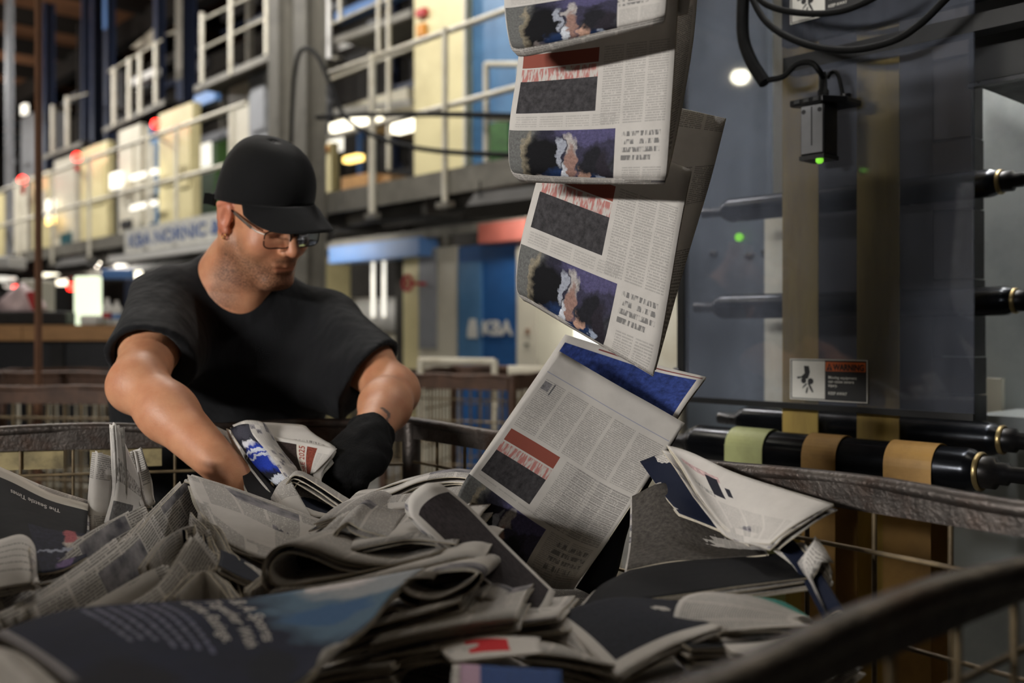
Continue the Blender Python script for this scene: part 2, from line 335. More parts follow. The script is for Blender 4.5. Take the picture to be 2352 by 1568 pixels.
def pagemat(name, rects=(), blobs=(), text=(), base=None, grain=.85):
    """a printed page; u,v in 0..1 of the sheet. rects: (u0,v0,u1,v1,rgb,kind); blobs: (u,v,ru,rv,rgb,clip rect)"""
    m, nt, b = newmat(name); col, tc = paper_base(nt)
    if base: col = MX(nt, RAMP(nt, NOISE(nt, tc.outputs['UV'], 5, 4), .3, .7), lin(tuple(x * .8 for x in base)), lin(base))
    sp = N(nt, 'SeparateXYZ'); nt.links.new(tc.outputs['UV'], sp.inputs[0]); U, V = sp.outputs[0], sp.outputs[1]
    def inside(u0, v0, u1, v1):
        a = MA(nt, 'MULTIPLY', MA(nt, 'GREATER_THAN', U, u0), MA(nt, 'LESS_THAN', U, u1))
        return MA(nt, 'MULTIPLY', a, MA(nt, 'MULTIPLY', MA(nt, 'GREATER_THAN', V, v0), MA(nt, 'LESS_THAN', V, v1)))
    for (u0, v0, u1, v1, colw, line, amt) in text:
        t = MA(nt, 'MULTIPLY', textmask(nt, MA(nt, 'SUBTRACT', U, u0), MA(nt, 'SUBTRACT', V, v0), colw, line, .09, 1 / .0125), inside(u0, v0, u1, v1))
        col = MX(nt, MA(nt, 'MULTIPLY', t, amt), col, lin((66, 64, 66)))
    for (u0, v0, u1, v1, rgb, kind) in rects:
        k = inside(u0, v0, u1, v1); c = lin(rgb)
        if kind == 'photo':
            c = MX(nt, RAMP(nt, NOISE(nt, tc.outputs['UV'], 26, 5, .7), .3, .7), tuple(x * .45 for x in c[:3]) + (1,), tuple(min(1, x * 1.7) for x in c[:3]) + (1,))
        if kind == 'head':
            mp = N(nt, 'Mapping'); mp.inputs['Scale'].default_value = (60, 14, 1); nt.links.new(tc.outputs['UV'], mp.inputs[0])
            k = MA(nt, 'MULTIPLY', k, RAMP(nt, NOISE(nt, mp.outputs[0], 1, 2), .42, .56))
        col = MX(nt, k, col, c)
    if blobs:
        nz = N(nt, 'TexNoise'); nz.inputs['Scale'].default_value = 11; nz.inputs['Detail'].default_value = 5; nt.links.new(tc.outputs['UV'], nz.inputs['Vector'])
        ns = N(nt, 'SeparateColor'); nt.links.new(nz.outputs['Color'], ns.inputs[0])
        WU = MA(nt, 'MULTIPLY_ADD', MA(nt, 'SUBTRACT', ns.outputs[0], .5), .16, U); WV = MA(nt, 'MULTIPLY_ADD', MA(nt, 'SUBTRACT', ns.outputs[1], .5), .16, V)
    for (cu, cv, ru, rv, rgb, clip) in blobs:
        d = MA(nt, 'ADD', MA(nt, 'POWER', MA(nt, 'ABSOLUTE', MA(nt, 'DIVIDE', MA(nt, 'SUBTRACT', WU, cu), ru)), 2), MA(nt, 'POWER', MA(nt, 'ABSOLUTE', MA(nt, 'DIVIDE', MA(nt, 'SUBTRACT', WV, cv), rv)), 2))
        k = RAMP(nt, d, 1.35, .6)
        col = MX(nt, MA(nt, 'MULTIPLY', k, inside(*clip)), col, lin(rgb))
    if blobs:
        g = RAMP(nt, NOISE(nt, tc.outputs['UV'], 55, 6, .75), .25, .75); gv = N(nt, 'CombineXYZ'); sh = MA(nt, 'MULTIPLY_ADD', g, 1.1, .35)
        for q in range(3): nt.links.new(sh, gv.inputs[q])
        col = MX(nt, MA(nt, 'MULTIPLY', inside(*blobs[0][5]), grain), col, gv.outputs[0], 'MULTIPLY')
    finish_paper(nt, b, col); return m
MT['news'] = newsprint('newsprint_columns'); MT['news_lo'] = newsprint('newsprint_faint', amount=.55)  # type kept dense to darken the heap, shade put into the print
MT['news_blank'] = newsprint('newsprint_margin', amount=0., block=False)
MT['edge'] = std('newsprint_edge', (190, 180, 160), .9, var=.2, scale=300)
MT['news_navy'] = pagemat('page_navy', base=(20, 27, 48)); MT['news_black'] = pagemat('page_black', base=(16, 16, 20))
MT['news_grey'] = pagemat('page_grey_photo', rects=[(.06, .08, .94, .9, (60, 60, 66), 'photo')])
# ------------------------------------------------------------------ the hall
def pr(x, n, z): return P0 + E1 * x + E2 * n + EZ * z
structure(MB().box((-40, -4, -.1), (14, 42, 0)).build('floor', MT['concrete']))
ceil_o = structure(MB().box((-42, -5, 8.6), (16, 44, 8.8)).build('ceiling', MT['ceil'], origin=(0, 0, 8.6)))
for s in np.arange(4, 44, 2.6):                                            # purlins across the hall
    MB().beam(pr(-s, -22, 8.42), pr(-s, 12, 8.42), .22, .36).build('purlin', MT['beam'], ceil_o)
for n in (-14, -9, -4.5, 4.5):
    MB().beam(pr(4, n, 8.1), pr(-44, n, 8.1), .3, .5).build('girder', MT['beam'], ceil_o)
structure(MB().box((-41, 40, 0), (14, 40.3, 8.8)).build('wall_back', MT['wall']))
structure(MB().box((-41.3, -4, 0), (-41, 40, 8.8)).build('wall_left', MT['wall']))
structure(MB().box((13, -4, 0), (13.3, 40, 8.8)).build('wall_right', MT['wall']))
structure(MB().box((-41, -4.3, 0), (13, -4, 8.8)).build('wall_front', MT['wall']))
for i, (p, a, L, W, e) in enumerate(HALL):                                  # the housings the hall lights sit in
    p = Vector(p); d = (Vector(a) - p).normalized(); x = Vector((1, 0, 0)) if abs(d.x) < .9 else Vector((0, 1, 0))
    q = d.to_track_quat('-Z', 'Y'); X = q @ Vector((1, 0, 0)); Yv = q @ Vector((0, 1, 0))
    where = ['', 'over the right side of the paper cart', 'behind the worker', 'in front of the blue press panel', 'over the near catwalk', 'over the middle of the catwalk', 'over the far catwalk', 'over the delivery machine', 'added in the far left corner of the hall', 'added inside the delivery machine', 'added under the deck before the blue door', 'added under the deck behind the worker', 'added under the deck at the left'][i]
    t = thing('hanging_light' if i else 'added_key_light', p - d * .1, ('white hanging tube light ' if i else 'added standing key light with white housing ') + (where if i else 'left of the cart'), 'lamp', 'hall tube lights')
    MB().hexa([p - d * z + X * sx * (L / 2 + .03) * k + Yv * sy * (W / 2 + .03) * k for z, k in ((.015, 1), (.12, .8)) for sx, sy in ((-1, -1), (1, -1), (1, 1), (-1, 1))]).build('housing', MT['plastic_w'] if W > .11 else MT['under'], t)
    for k in (-.28, .28):
        MB().tube([p - d * .004 - X * L * .48 + Yv * W * k, p - d * .004 + X * L * .48 + Yv * W * k], .013, 8).build('tube_lamp', MT['tube'], t)
    for k in (-.35, .35):
        c = p - d * .11 + X * L * k
        if i == 0:
            MB().tube([c, (c.x, c.y, 0)], .016, 8).build('stand_pole', MT['beam'], t); MB().rev((c.x, c.y, 0), EZ, [(0, .14), (.015, .14), (.02, .02)], 16).build('stand_foot', MT['beam'], t); continue
        MB().tube([c, (c.x, c.y, 8.6 if p.z > 2.6 or p.y < 0 else (2.75 if p.x == 1.01 else 2.2))], .008, 6).build('hanger_rod', MT['beam'], t)

# ------------------------------------------------------------------ catwalk along the press
ZD = 2.30
def X(px, n): return -ps(px, n)
def PBX(px0, px1, py0, py1, n, d, mb=None):
    x0, x1 = X(px0, n), X(px1, n); xm = (x0 + x1) / 2; z1 = pz(py0, -xm, n); z0 = pz(py1, -xm, n)
    return (mb or MB()).fbox(pr, x0, x1, n, n + d, z0, z1)
def PPT(px, py, n): x = X(px, n); return pr(x, n, pz(py, -x, n))
cw = thing('catwalk', pr(-6, .5, 0), 'steel catwalk with white tube railing running along the press line', 'catwalk')
XR, XL = X(1480, 0), -21.
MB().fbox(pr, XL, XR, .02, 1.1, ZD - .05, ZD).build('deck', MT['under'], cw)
MB().fbox(pr, XL, X(655, 0), 0, .02, ZD - .12, ZD + .03).build('toe_board', MT['deck'], cw)
MB().fbox(pr, X(655, 0), XR, 0, .02, ZD - .14, ZD + .04).build('toe_board', MT['deck'], cw)
for n in (.25, .6, .95):
    MB().beam(pr(XL, n, ZD - .14), pr(XR, n, ZD - .14), .07, .16).build('joist', MT['under'], cw)
MB().beam(pr(XL, .42, ZD - .34), pr(XR, .42, ZD - .34), .05, .07).build('conduit_run', MT['deck'], cw)
x = XL + .4
while x < XR:
    MB().fbox(pr, x - .03, x + .03, .02, 1.1, ZD - .26, ZD - .05).build('cross_beam', MT['under'], cw); x += 1.4
xg0, xg1 = X(748, 0), X(566, 0)                                            # gap in the rail at the column
for z in (3.34, 2.80):
    MB().tube([pr(XL, 0, z), pr(xg1, 0, z)], .024, 8).build('rail', MT['rail'], cw)
    MB().tube([pr(xg0, 0, z), pr(XR, 0, z)], .024, 8).build('rail', MT['rail'], cw)
for px in (1390, 1022, 855, 735, 535, 405, 340, 205, 120, 45, -30, -90):
    xx = X(px, -.03); zt = 3.36 if px not in (535,) else 3.3
    MB().tube([pr(xx, -.03, ZD - .2), pr(xx, -.03, zt)], .03 if px == 855 else .022, 8).build('post', MT['rail'], cw)
    MB().fbox(pr, xx - .07, xx + .07, -.06, 0, ZD - .24, ZD - .2).build('foot_plate', MT['deck'], cw)
for xx in (-20, -15.5, -11, -6.5, -2.4, 1.2):
    MB().fbox(pr, xx - .06, xx + .06, .8, .92, 0, ZD - .05).build('leg', MT['under'], cw)
# yellow-white gate frame standing on the deck
g = thing('gate_frame', pr(X(1150, .35), .35, ZD), 'pale yellow tube gate frame on the catwalk before the blue panel', 'railing')
for px in (1117, 1197):
    MB().tube([PPT(px, 372, .35), PPT(px, 146, .35)], .024, 8).build('post', MT['rail'], g)
for py in (148, 272):
    MB().tube([PPT(1117, py, .35), PPT(1240, py, .35)], .024, 8).build('rail', MT['rail'], g)

# ------------------------------------------------------------------ press towers behind the rail
def tower(px0, px1, top, n, d, mat, label, lamp=None, panels=(), name='press_tower', base=ZD, bot=None, extra=()):
    x0, x1 = X(px0, n), X(px1, n); xm = (x0 + x1) / 2; z1 = pz(top, -xm, n); zb = base if bot is None else pz(bot, -xm, n)
    t = thing(name, pr(xm, n + d / 2, zb), label, 'press unit' if name == 'press_tower' else name.split('_')[-1])
    MB().fbox(pr, x0, x1, n, n + d, zb, z1).build('housing', mat, t, bevel=.012)
    for (a, b, c, e, m) in panels:
        PBX(a, b, c, e, n - .03, .03).build('panel', m, t, bevel=.006)
    for (a, b, c, e, m, nm) in extra:
        PBX(a, b, c, e, n - .05, .05).build(nm, m, t)
    if lamp:
        c = PPT(lamp[0], lamp[1], n - .25); r = pY(-X(lamp[0], n), n) * 9.5 / F
        MB().rev(c - EZ * r, EZ, [(0, r * .5), (r * .4, r * .9), (r, r), (r * 1.6, r * .8), (r * 2, r * .2)], 12).build('warning_lamp', MT['ledr'], t)
        MB().rev(c - EZ * r * 3.2, EZ, [(0, r * .5), (r * 2.2, r * .7)], 10).build('lamp_base', MT['red'], t)
        MB().beam(c - EZ * r * 2.6, PPT(lamp[0], lamp[1], n + .05) - EZ * r * 2.6, .03, .03).build('lamp_arm', MT['beam'], t)
    return t
C, C2, B, G = MT['cream'], MT['cream2'], MT['blue'], MT['grey']
tower(950, 1068, -330, 1.12, .9, C, 'tall cream press tower beside the blue panel on the catwalk', panels=[(1062, 1068, -300, 380, C2)],
      extra=[(956, 972, 55, 82, MT['amber'], 'amber_label'), (954, 974, 20, 36, MT['red'], 'red_button_box')])
tower(1068, 1240, -330, 1.2, .8, B, 'large blue press panel above the catwalk', panels=[(1120, 1168, 278, 366, MT['green'])], name='press_cover')
tower(364, 442, 248, 1.15, .12, C, 'cream press tower with red lamp, nearest of the lamp towers', (358, 284), [(372, 436, 300, 420, C), (410, 432, 380, 430, MT['cream'])])
tower(322, 364, 288, 1.3, .1, B, 'narrow blue cabinet left of the nearest lamp tower', panels=[(322, 338, 292, 520, C2), (345, 352, 330, 510, C2)], name='press_cabinet')
tower(272, 322, 292, 1.2, .1, C2, 'grey cream press cabinet behind the railing crossing', panels=[(286, 304, 330, 470, C2), (276, 300, 505, 524, MT['plate_k'])], name='press_cabinet')
tower(184, 246, 334, 1.15, .12, C, 'cream press tower with red lamp, second of the lamp towers', (177, 360), [(192, 238, 380, 470, C)])
tower(124, 172, 362, 1.15, .12, C2, 'grey cream press tower between second and third red lamps', panels=[(138, 162, 535, 560, MT['teal'])])
tower(74, 112, 398, 1.15, .12, C, 'cream press tower with red lamp, third of the lamp towers', (52, 414), [(82, 104, 440, 500, C2)])
tower(16, 62, 412, 1.3, .12, C2, 'pale press tower at the far left end of the catwalk')
tower(-60, 6, 455, 1.15, .12, C, 'cream press tower cut by the left picture edge')
tower(524, 571, 178, 1.2, .12, C2, 'pale control cabinet on the catwalk behind the black cap', name='control_cabinet')
tower(571, 612, 152, 1.13, .1, G, 'blue grey control cabinet beside the big steel column', name='control_cabinet', panels=[(576, 606, 175, 300, G)])
tower(445, 524, 330, 1.6, .5, MT['green'], 'green machine block low behind the catwalk railing', name='machine_block', panels=[(450, 482, 330, 384, MT['lampw'])])
tower(720, 760, 330, 1.13, .1, C, 'narrow cream post right of the big steel column', name='cream_post', panels=[(727, 752, 336, 350, MT['amber'])])

# vertical columns
def column(px, w, n, z0, z1, mat, label, name='steel_column', web=True, top_mat=None, split=None):
    x = X(px, n); h = pY(-x, n) * w / F / 2; t = thing(name, pr(x, n, z0), label, 'column')
    f = .02
    MB().fbox(pr, x - h, x + h, n - h, n - h + f, z0, z1).build('flange', mat, t)
    MB().fbox(pr, x - h, x + h, n + h - f, n + h, z0, z1).build('flange', mat, t)
    MB().fbox(pr, x - h * .25, x + h * .25, n - h + f, n + h - f, z0, z1).build('web', mat, t)
    if split:
        MB().fbox(pr, x - h * 1.04, x + h * 1.04, n - h - .012, n - h, split, z1).build('upper_cover', top_mat, t)
    return t
for px, w, lab in ((648, 46, 'left one of the paired grey steel columns behind the worker'), (712, 54, 'right one of the paired grey steel columns behind the worker')):
    column(px, w, -.35, 0, 8.6, MT['column'], lab)
x0, x1 = X(622, -.3), X(742, -.3)
column(88, 13, -3.2, 0, 8.2, MT['brown'], 'thin brown steel column at the far left')
column(252, 20, 2.2, ZD, 8.1, MT['navy'], 'blue column with bright upper part near the brown one', top_mat=MT['sky'], split=6.6)
column(222, 22, 2.6, ZD, 8.1, MT['navy'], 'dark navy column left of the bright blue one')
column(366, 20, 2.2, ZD, 8.1, MT['navy'], 'dark navy column over the nearest lamp tower')
column(428, 34, 2.4, ZD, 8.1, MT['navy'], 'wide blue column with grey upper part', top_mat=MT['column'], split=5.2)
column(112, 22, 2.4, ZD, 8.1, MT['navy'], 'dark grey blue column between brown and navy columns')
column(196, 14, 2.2, ZD, 8.1, MT['navy'], 'slim blue column behind the second lamp tower')
column(22, 15, .4, ZD, 7.2, MT['grey'], 'grey pipe column at the left picture edge')

# upper catwalks
def upper(pts, posts, n, label, decklines):
    t = thing('upper_walkway', PPT(posts[0][0], posts[0][2], n), label, 'catwalk')
    for (px, a, b) in posts: MB().tube([PPT(px, b, n), PPT(px, a, n)], pY(-X(px, n), n) * 5.5 / F, 8).build('post', MT['rail'], t)
    for (a, b, c, d) in pts: MB().tube([PPT(a, b, n), PPT(c, d, n)], .016, 8).build('rail', MT['cream2'], t)
    for (a, b, c, d) in decklines: MB().beam(PPT(a, b, n + .02), PPT(c, d, n + .02), .05, .07).build('toe_board', MT['column'], t)
    a, b, c, d = decklines[0]; p, q = PPT(a, b, n), PPT(c, d, n)
    MB().hexa([p, q, q + E2 * 1.1, p + E2 * 1.1, p + EZ * .06, q + EZ * .06, q + E2 * 1.1 + EZ * .06, p + E2 * 1.1 + EZ * .06]).build('deck', MT['under'], t)
    return t
upper([(466, 45, 640, -38), (466, 112, 640, 28)], [(464, 30, 192), (530, -40, 172), (612, -60, 126)], .9, 'upper walkway with pale railing left of the paired columns', [(450, 205, 640, 122)])
upper([(250, 165, 372, 92)], [(262, 156, 290), (297, 134, 276), (322, 120, 262), (358, 98, 240)], 1.6, 'upper walkway with four white posts above the lamp towers', [(240, 300, 380, 235)])
upper([(150, 230, 200, 215)], [(122, 242, 350), (155, 222, 340)], 1.6, 'upper walkway with two white posts at the far left', [(100, 362, 190, 330)])
upper([(744, 188, 948, 110), (762, 55, 948, -28)], [(782, -60, 50), (870, -40, 120), (893, -60, 390)], 1.4, 'upper stair walkway right of the paired columns', [(772, 95, 948, 30), (770, 258, 948, 236)])

# paper webs, slabs and lamps in the press bay
def slab(name, a, b, c, d, n, dep, mat, label, cat):
    return tag(PBX(a, b, c, d, n, dep).build(name, mat), label, cat)
slab('paper_web', 731, 757, -420, 178, 1.75, .03, MT['plastic_w'], 'bright white vertical paper web right of the paired columns', 'paper web')
wb = MB().hexa([PPT(772, 118, 1.9), PPT(862, 84, 1.9), PPT(862, 84, 2.2), PPT(772, 118, 2.2), PPT(772, 88, 1.9), PPT(862, 56, 1.9), PPT(862, 56, 2.2), PPT(772, 88, 2.2)])
tag(wb.build('air_duct', MT['plastic_w']), 'slanted white duct beside the vertical paper web', 'duct')
slab('machine_cover', 768, 935, 226, 268, 2.0, 1.2, C2, 'pale machine cover above the row of bright lamps', 'cover')
slab('strip_lamp', 757, 860, 270, 290, 1.9, .12, MT['lamp'], 'bright strip lamp under the pale machine cover', 'lamp')
slab('strip_lamp', 898, 945, 272, 300, 1.9, .12, MT['lamp'], 'short bright strip lamp left of the tall cream tower', 'lamp')
slab('strip_lamp', 788, 820, 357, 370, 2.2, .1, MT['lampo'], 'small orange glowing lamp low in the press bay', 'lamp')
slab('strip_lamp', 752, 772, 312, 346, 1.6, .1, MT['lampw'], 'upright glowing lamp beside the narrow cream post', 'lamp')
slab('wooden_crate', 784, 846, 402, 440, 2.2, .6, std('tan_crate', (196, 152, 104), .6), 'tan crate deep in the press bay', 'crate')
slab('wooden_crate', 852, 896, 404, 436, 2.4, .6, std('tan_crate_dark', (176, 140, 100), .6), 'smaller tan crate right of the other crate', 'crate')
slab('strip_lamp', 300, 358, 395, 406, 1.0, .04, MT['lampw'], 'white strip lamp before the blue cabinet, upper one', 'lamp')
slab('strip_lamp', 298, 356, 466, 477, 1.0, .04, MT['lampw'], 'white strip lamp before the blue cabinet, lower one', 'lamp')
slab('work_lamp', 252, 276, 396, 432, 1.0, .05, MT['lampw'], 'square glowing lamp left of the blue cabinet', 'lamp')
slab('work_lamp', 104, 120, 458, 500, 1.0, .05, MT['lampw'], 'round glowing lamp beside the grey cream tower', 'lamp')
slab('indicator_lamp', 106, 120, 498, 514, .95, .05, MT['lampo'], 'small orange indicator lamp at the far left towers', 'lamp')
slab('work_lamp', 48, 56, 240, 262, 1.8, .08, MT['lampw'], 'small white lamp high at the far left', 'lamp')
slab('work_lamp', 300, 356, 168, 186, 2.1, .1, MT['plastic_w'], 'white cylinder lamp behind the four white posts', 'lamp')
slab('press_unit_block', 48, 92, 262, 420, 2.9, .6, MT['grey'], 'grey mechanical block at the far left above the towers', 'press unit')
for k, (a, b, c, d) in enumerate(((300, 110, 372, 48), (376, 80, 420, 60))):
    tag(MB().prism([PPT(a, b, 3.2), PPT(c, b - 6, 3.2), PPT(c, d, 3.2)], E2 * .05).build('roof_sheet', MT['cream2']), ['pale triangular sheet lit high above the lamp towers', 'smaller pale sheet next to the wide blue column'][k], 'sheet')
tag(MB().beam(PPT(452, 236, 1.5), PPT(500, 216, 1.5), .08, .16).build('pipe_bracket', MT['sky']), 'short light blue bracket under the upper walkway', 'bracket')
# dark press machinery in the bays: beams and bars behind the towers
mach = thing('press_framework', pr(-8, 3.6, ZD), 'dark tangle of press frames and bars behind the towers', 'press frame')
R = random.Random(5)
for k in range(115):
    s = R.uniform(-.5, 24); n = R.uniform(2.7, 5.5); z = R.uniform(2.4, 7.8); m = R.choice([MT['beam'], MT['navy'], MT['grey'], MT['under'], MT['beam'], MT['column'], MT['cream2'], MT['sky'], MT['grey']])
    if R.random() < .55: MB().fbox(pr, -s - R.uniform(.6, 2.2), -s, n, n + .12, z, z + R.uniform(.06, .22)).build('cross_bar', m, mach)
    else: MB().fbox(pr, -s - .1, -s, n, n + .1, 2.3, z).build('upright', m, mach)
MB().fbox(pr, -26, 3, 5.6, 5.7, 0, 7.4).build('back_panel', MT['under'], mach)
for k in range(26):
    s = R.uniform(3, 22); z = R.uniform(3.2, 6.8); MB().rev(pr(-s, R.uniform(2.6, 3.6), z), E1, [(0, .05), (R.uniform(.2, .5), .05)], 10).build('roller', MT['grey'], mach)

# ------------------------------------------------------------------ below the deck
def low(name, a, b, c, d, n, dep, mat, label, cat, to_floor=True, parts=()):
    x0, x1 = X(a, n), X(b, n); xm = (x0 + x1) / 2; z1 = pz(c, -xm, n) if name == 'press_inner_wall' else min(pz(c, -xm, n), ZD - .24); z0 = 0 if to_floor else pz(d, -xm, n)
    t = thing(name, pr(xm, n + dep / 2, z0), label, cat)
    MB().fbox(pr, x0, x1, n, n + dep, z0, z1).build('body', mat, t, bevel=.01)
    for (pa, pb, pc, pd, pm, nm) in parts: PBX(pa, pb, pc, pd, n - .02, .02).build(nm, pm, t)
    return t
low('press_column', 960, 1048, 568, 900, .5, .6, C2, 'wide pale column left of the blue door under the deck', 'column', parts=[(962, 1000, 575, 800, G, 'side_plate')])
bd = low('blue_door', 1051, 1184, 560, 900, .5, .1, MT['blue2'], 'blue machine door with white lettering under the deck', 'door', parts=[(1052, 1104, 602, 860, B, 'door_leaf')])
low('press_column', 1186, 1232, 560, 900, .4, .4, C2, 'pale post with a dark knob right of the blue door', 'column', parts=[(1206, 1212, 755, 768, MT['brown'], 'knob'), (1204, 1210, 788, 794, MT['beam'], 'bolt')])
slab('junction_box', 1098, 1210, 508, 554, .3, .25, MT['redbox'], 'rust red junction box under the catwalk deck', 'box')
dw = low('press_inner_wall', 1232, 1560, 500, 900, 1.0, .06, MT['plate_w'], 'bright white wall behind the falling newspapers', 'wall panel')
slab('bright_doorway', 1238, 1420, 640, 860, .9, .04, MT['doorway'], 'bright white doorway behind the falling newspapers, given a glow', 'lamp')  # doorway made to glow in place of the light beyond it
slab('cross_beam', 755, 962, 556, 596, .35, .2, MT['sky'], 'light blue cross beam under the deck', 'beam')
for k, px in enumerate((857, 882)):
    t = thing('tube_lamp', PPT(px, 735, .6), ['left one of two upright glowing tubes under the blue beam', 'right one of two upright glowing tubes under the blue beam'][k], 'lamp')
    MB().tube([PPT(px, 735, .6), PPT(px, 598, .6)], .017, 8).build('tube', MT['lampw'], t); MB().tube([PPT(px, 738, .6), PPT(px, 728, .6)], .022, 8).build('socket', MT['plastic_w'], t)
pr_o = thing('paper_roll', PPT(850, 765, 1.1), 'big white paper roll lying behind the glowing tubes', 'paper roll')
a, b = PPT(752, 724, 1.1), PPT(938, 722, 1.1); MB().rev(a, b - a, [(0, .12), (0, .17), ((b - a).length, .17), ((b - a).length, .1)], 28).build('web_roll', MT['plastic_w'], pr_o)
MB().rev(a - (b - a).normalized() * .05, b - a, [(0, .04), ((b - a).length + .1, .04)], 12).build('core', MT['brown'], pr_o)
low('roll_stand', 770, 945, 765, 900, 1.1, .4, C2, 'pale stand carrying the white paper roll', 'stand', parts=[(830, 860, 790, 815, MT['lampw'], 'window'), (790, 815, 780, 810, MT['beam'], 'slot')])
hw = thing('hand_wheel', PPT(936, 672, .3), 'red hand wheel on the pale column under the deck', 'hand wheel')
c = PPT(936, 650, .3); rr = .06
MB().tube([c + (E1 * math.cos(t) + EZ * math.sin(t)) * rr for t in np.linspace(0, 2 * math.pi, 25)], .016, 8).build('rim', MT['red'], hw)
for t in (0, 2.1, 4.2): MB().tube([c, c + (E1 * math.cos(t) + EZ * math.sin(t)) * rr], .009, 6).build('spoke', MT['red'], hw)
MB().tube([c, c + E2 * .2], .014, 8).build('stem', MT['red'], hw)
low('press_column', 925, 962, 590, 900, .5, .3, C, 'slim cream post holding the red hand wheel', 'column')
low('press_column', 705, 745, 590, 900, .6, .3, C, 'slim cream post behind the worker', 'column')
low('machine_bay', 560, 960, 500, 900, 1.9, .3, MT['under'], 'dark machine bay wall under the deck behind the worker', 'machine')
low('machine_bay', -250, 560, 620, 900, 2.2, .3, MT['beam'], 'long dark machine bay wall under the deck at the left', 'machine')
# sign board on the catwalk edge
def text_mesh(s, size, bold=0):
    cu = bpy.data.curves.new('t', 'FONT'); cu.body = s; cu.size = size; cu.offset = bold; cu.resolution_u = 3
    o = bpy.data.objects.new('t', cu); COL.objects.link(o); me = o.to_mesh()
    V = [tuple(v.co) for v in me.vertices]; Fc = [tuple(p.vertices) for p in me.polygons]
    o.to_mesh_clear(); bpy.data.objects.remove(o); bpy.data.curves.remove(cu); return np.array(V).reshape(-1, 3), Fc
def text_plane(s, size, origin, ex, ey, name, mat, parent, bold=0., width=None):
    V, Fc = text_mesh(s, size, bold)
    k = width / V[:, 0].max() if width else 1
    return MB().add([Vector(origin) + Vector(ex) * p[0] * k + Vector(ey) * p[1] for p in V], Fc).build(name, mat, parent)
n = -.06; x0, x1 = X(286, n), X(640, n)
sb = thing('name_board', pr((x0 + x1) / 2, n, pz(575, -X(286, n), n)), 'white name board with blue lettering on the catwalk edge', 'sign')
zb = pz(582, -x0, n); zt = zb + .27
MB().fbox(pr, x0, x1, n, n + .04, zb, zt).build('board', MT['signw'], sb)
MB().fbox(pr, X(258, n), x1, n - .05, n + .05, zb - .1, zb - .02).build('ledge', MT['plastic_w'], sb)
text_plane('KBA NORNIC & EVILIC', .2, pr(x0 + .14, n - .004, zb + .06), E1, EZ, 'lettering', MT['inkb'], sb, .004, (x1 - x0) * .92)
# white lettering on the blue door
t0 = PPT(1106, 768, .47)
text_plane('KBA', .15, t0, E1, EZ, 'lettering', MT['signw'], bd, .006, .36)
m0 = PPT(1074, 776, .47); MB().prism([m0, m0 + E1 * .12, m0 + E1 * .12 + EZ * .07, m0 + E1 * .1 + EZ * .15, m0 + E1 * .03 + EZ * .15, m0 + EZ * .07], -E2 * .003).build('emblem', MT['signw'], bd)

# lower left clutter: benches, screen, lamps, bags (Y about 6 to 9 m)
def flat(name, px0, px1, py0, py1, Y, dep, mat, label, cat, bevel=.01):
    a, b = at(px0, py1, Y), at(px1, py0, Y)
    return tag(MB().box((a.x, Y, a.z), (b.x, Y + dep, b.z)).build(name, mat, bevel=bevel), label, cat)
wbench = thing('work_bench', at(100, 760, 5.6).xy.to_3d(), 'long bench with tan wooden front board at the left', 'bench')
a, b = at(-260, 782, 5.5), at(330, 746, 5.5)
MB().box((a.x, 5.5, a.z), (at(50, 0, 5.5).x, 5.54, b.z)).build('front_board', MT['wood'], wbench); MB().box((at(50, 0, 5.5).x + .004, 5.5, a.z), (b.x, 5.54, b.z)).build('front_board', MT['wood'], wbench)
MB().box((a.x, 5.54, a.z + .03), (b.x, 6.3, b.z - .006)).build('top', MT['beam'], wbench)
for xx in (a.x, -2.6, b.x - .1): MB().box((xx, 5.6, 0), (xx + .08, 5.7, a.z + .03)).build('leg', MT['beam'], wbench)
MB().box((a.x, 5.62, .1), (b.x, 5.66, a.z + .03)).build('skirt', MT['plate_k'], wbench)
zt = b.z
def onbench(name, px0, px1, py0, Y, dep, mat, label, cat, bevel=.012):
    a, b = at(px0, 750, Y), at(px1, py0, Y); return tag(MB().box((a.x, Y, zt), (b.x, Y + dep, b.z)).build(name, mat, bevel=bevel), label, cat)
onbench('tool_box', -20, 150, 715, 5.62, .3, MT['beam'], 'long dark box on the bench under the pink bag', 'box')
zbx = at(0, 715, 5.62).z
bg = MB(); cc = at(52, 714, 5.75)
def lump(mb, c, r, seed, n=18, m=10, amp=.25, mi=0):
    rr = random.Random(seed); ph = [rr.uniform(0, 6) for _ in range(6)]; vs = []; fs = []
    for i in range(m + 1):
        th = math.pi / 2 * i / m
        for k in range(n):
            a = 2 * math.pi * k / n; q = 1 + amp * (math.sin(3 * a + ph[0] + 4 * th) * .5 + math.sin(5 * a + ph[1] - 3 * th) * .35 + math.sin(8 * a + ph[2]) * .15)
            vs.append((c[0] + r[0] * math.cos(th) * math.cos(a) * q, c[1] + r[1] * math.cos(th) * math.sin(a) * q, c[2] + r[2] * math.sin(th) * (1 + amp * .5 * math.sin(2 * a + ph[3]))))
    for i in range(m):
        for k in range(n): fs.append((i * n + k, i * n + (k + 1) % n, (i + 1) * n + (k + 1) % n, (i + 1) * n + k))
    fs.append(tuple(range(n))[::-1]); return mb.add(vs, fs, mi, True)
pk = thing('plastic_bag', (cc.x, cc.y, zbx), 'pale pink crumpled plastic bag with red print on the dark box', 'bag')
lump(MB(), (cc.x, cc.y, zbx), (.125, .1, .15), 3).build('film', MT['pink'], pk)
p = at(72, 690, 5.66); MB().prism([at(58, 672, 5.63), at(76, 668, 5.63), at(92, 712, 5.63), at(74, 712, 5.63)], (0, .008, 0)).build('red_print', MT['red'], pk)
onbench('glowing_board', 168, 228, 634, 5.75, .05, MT['whiteboard'], 'upright pale panel on the bench, white board given a glow', 'whiteboard')  # plain white board made to glow by itself
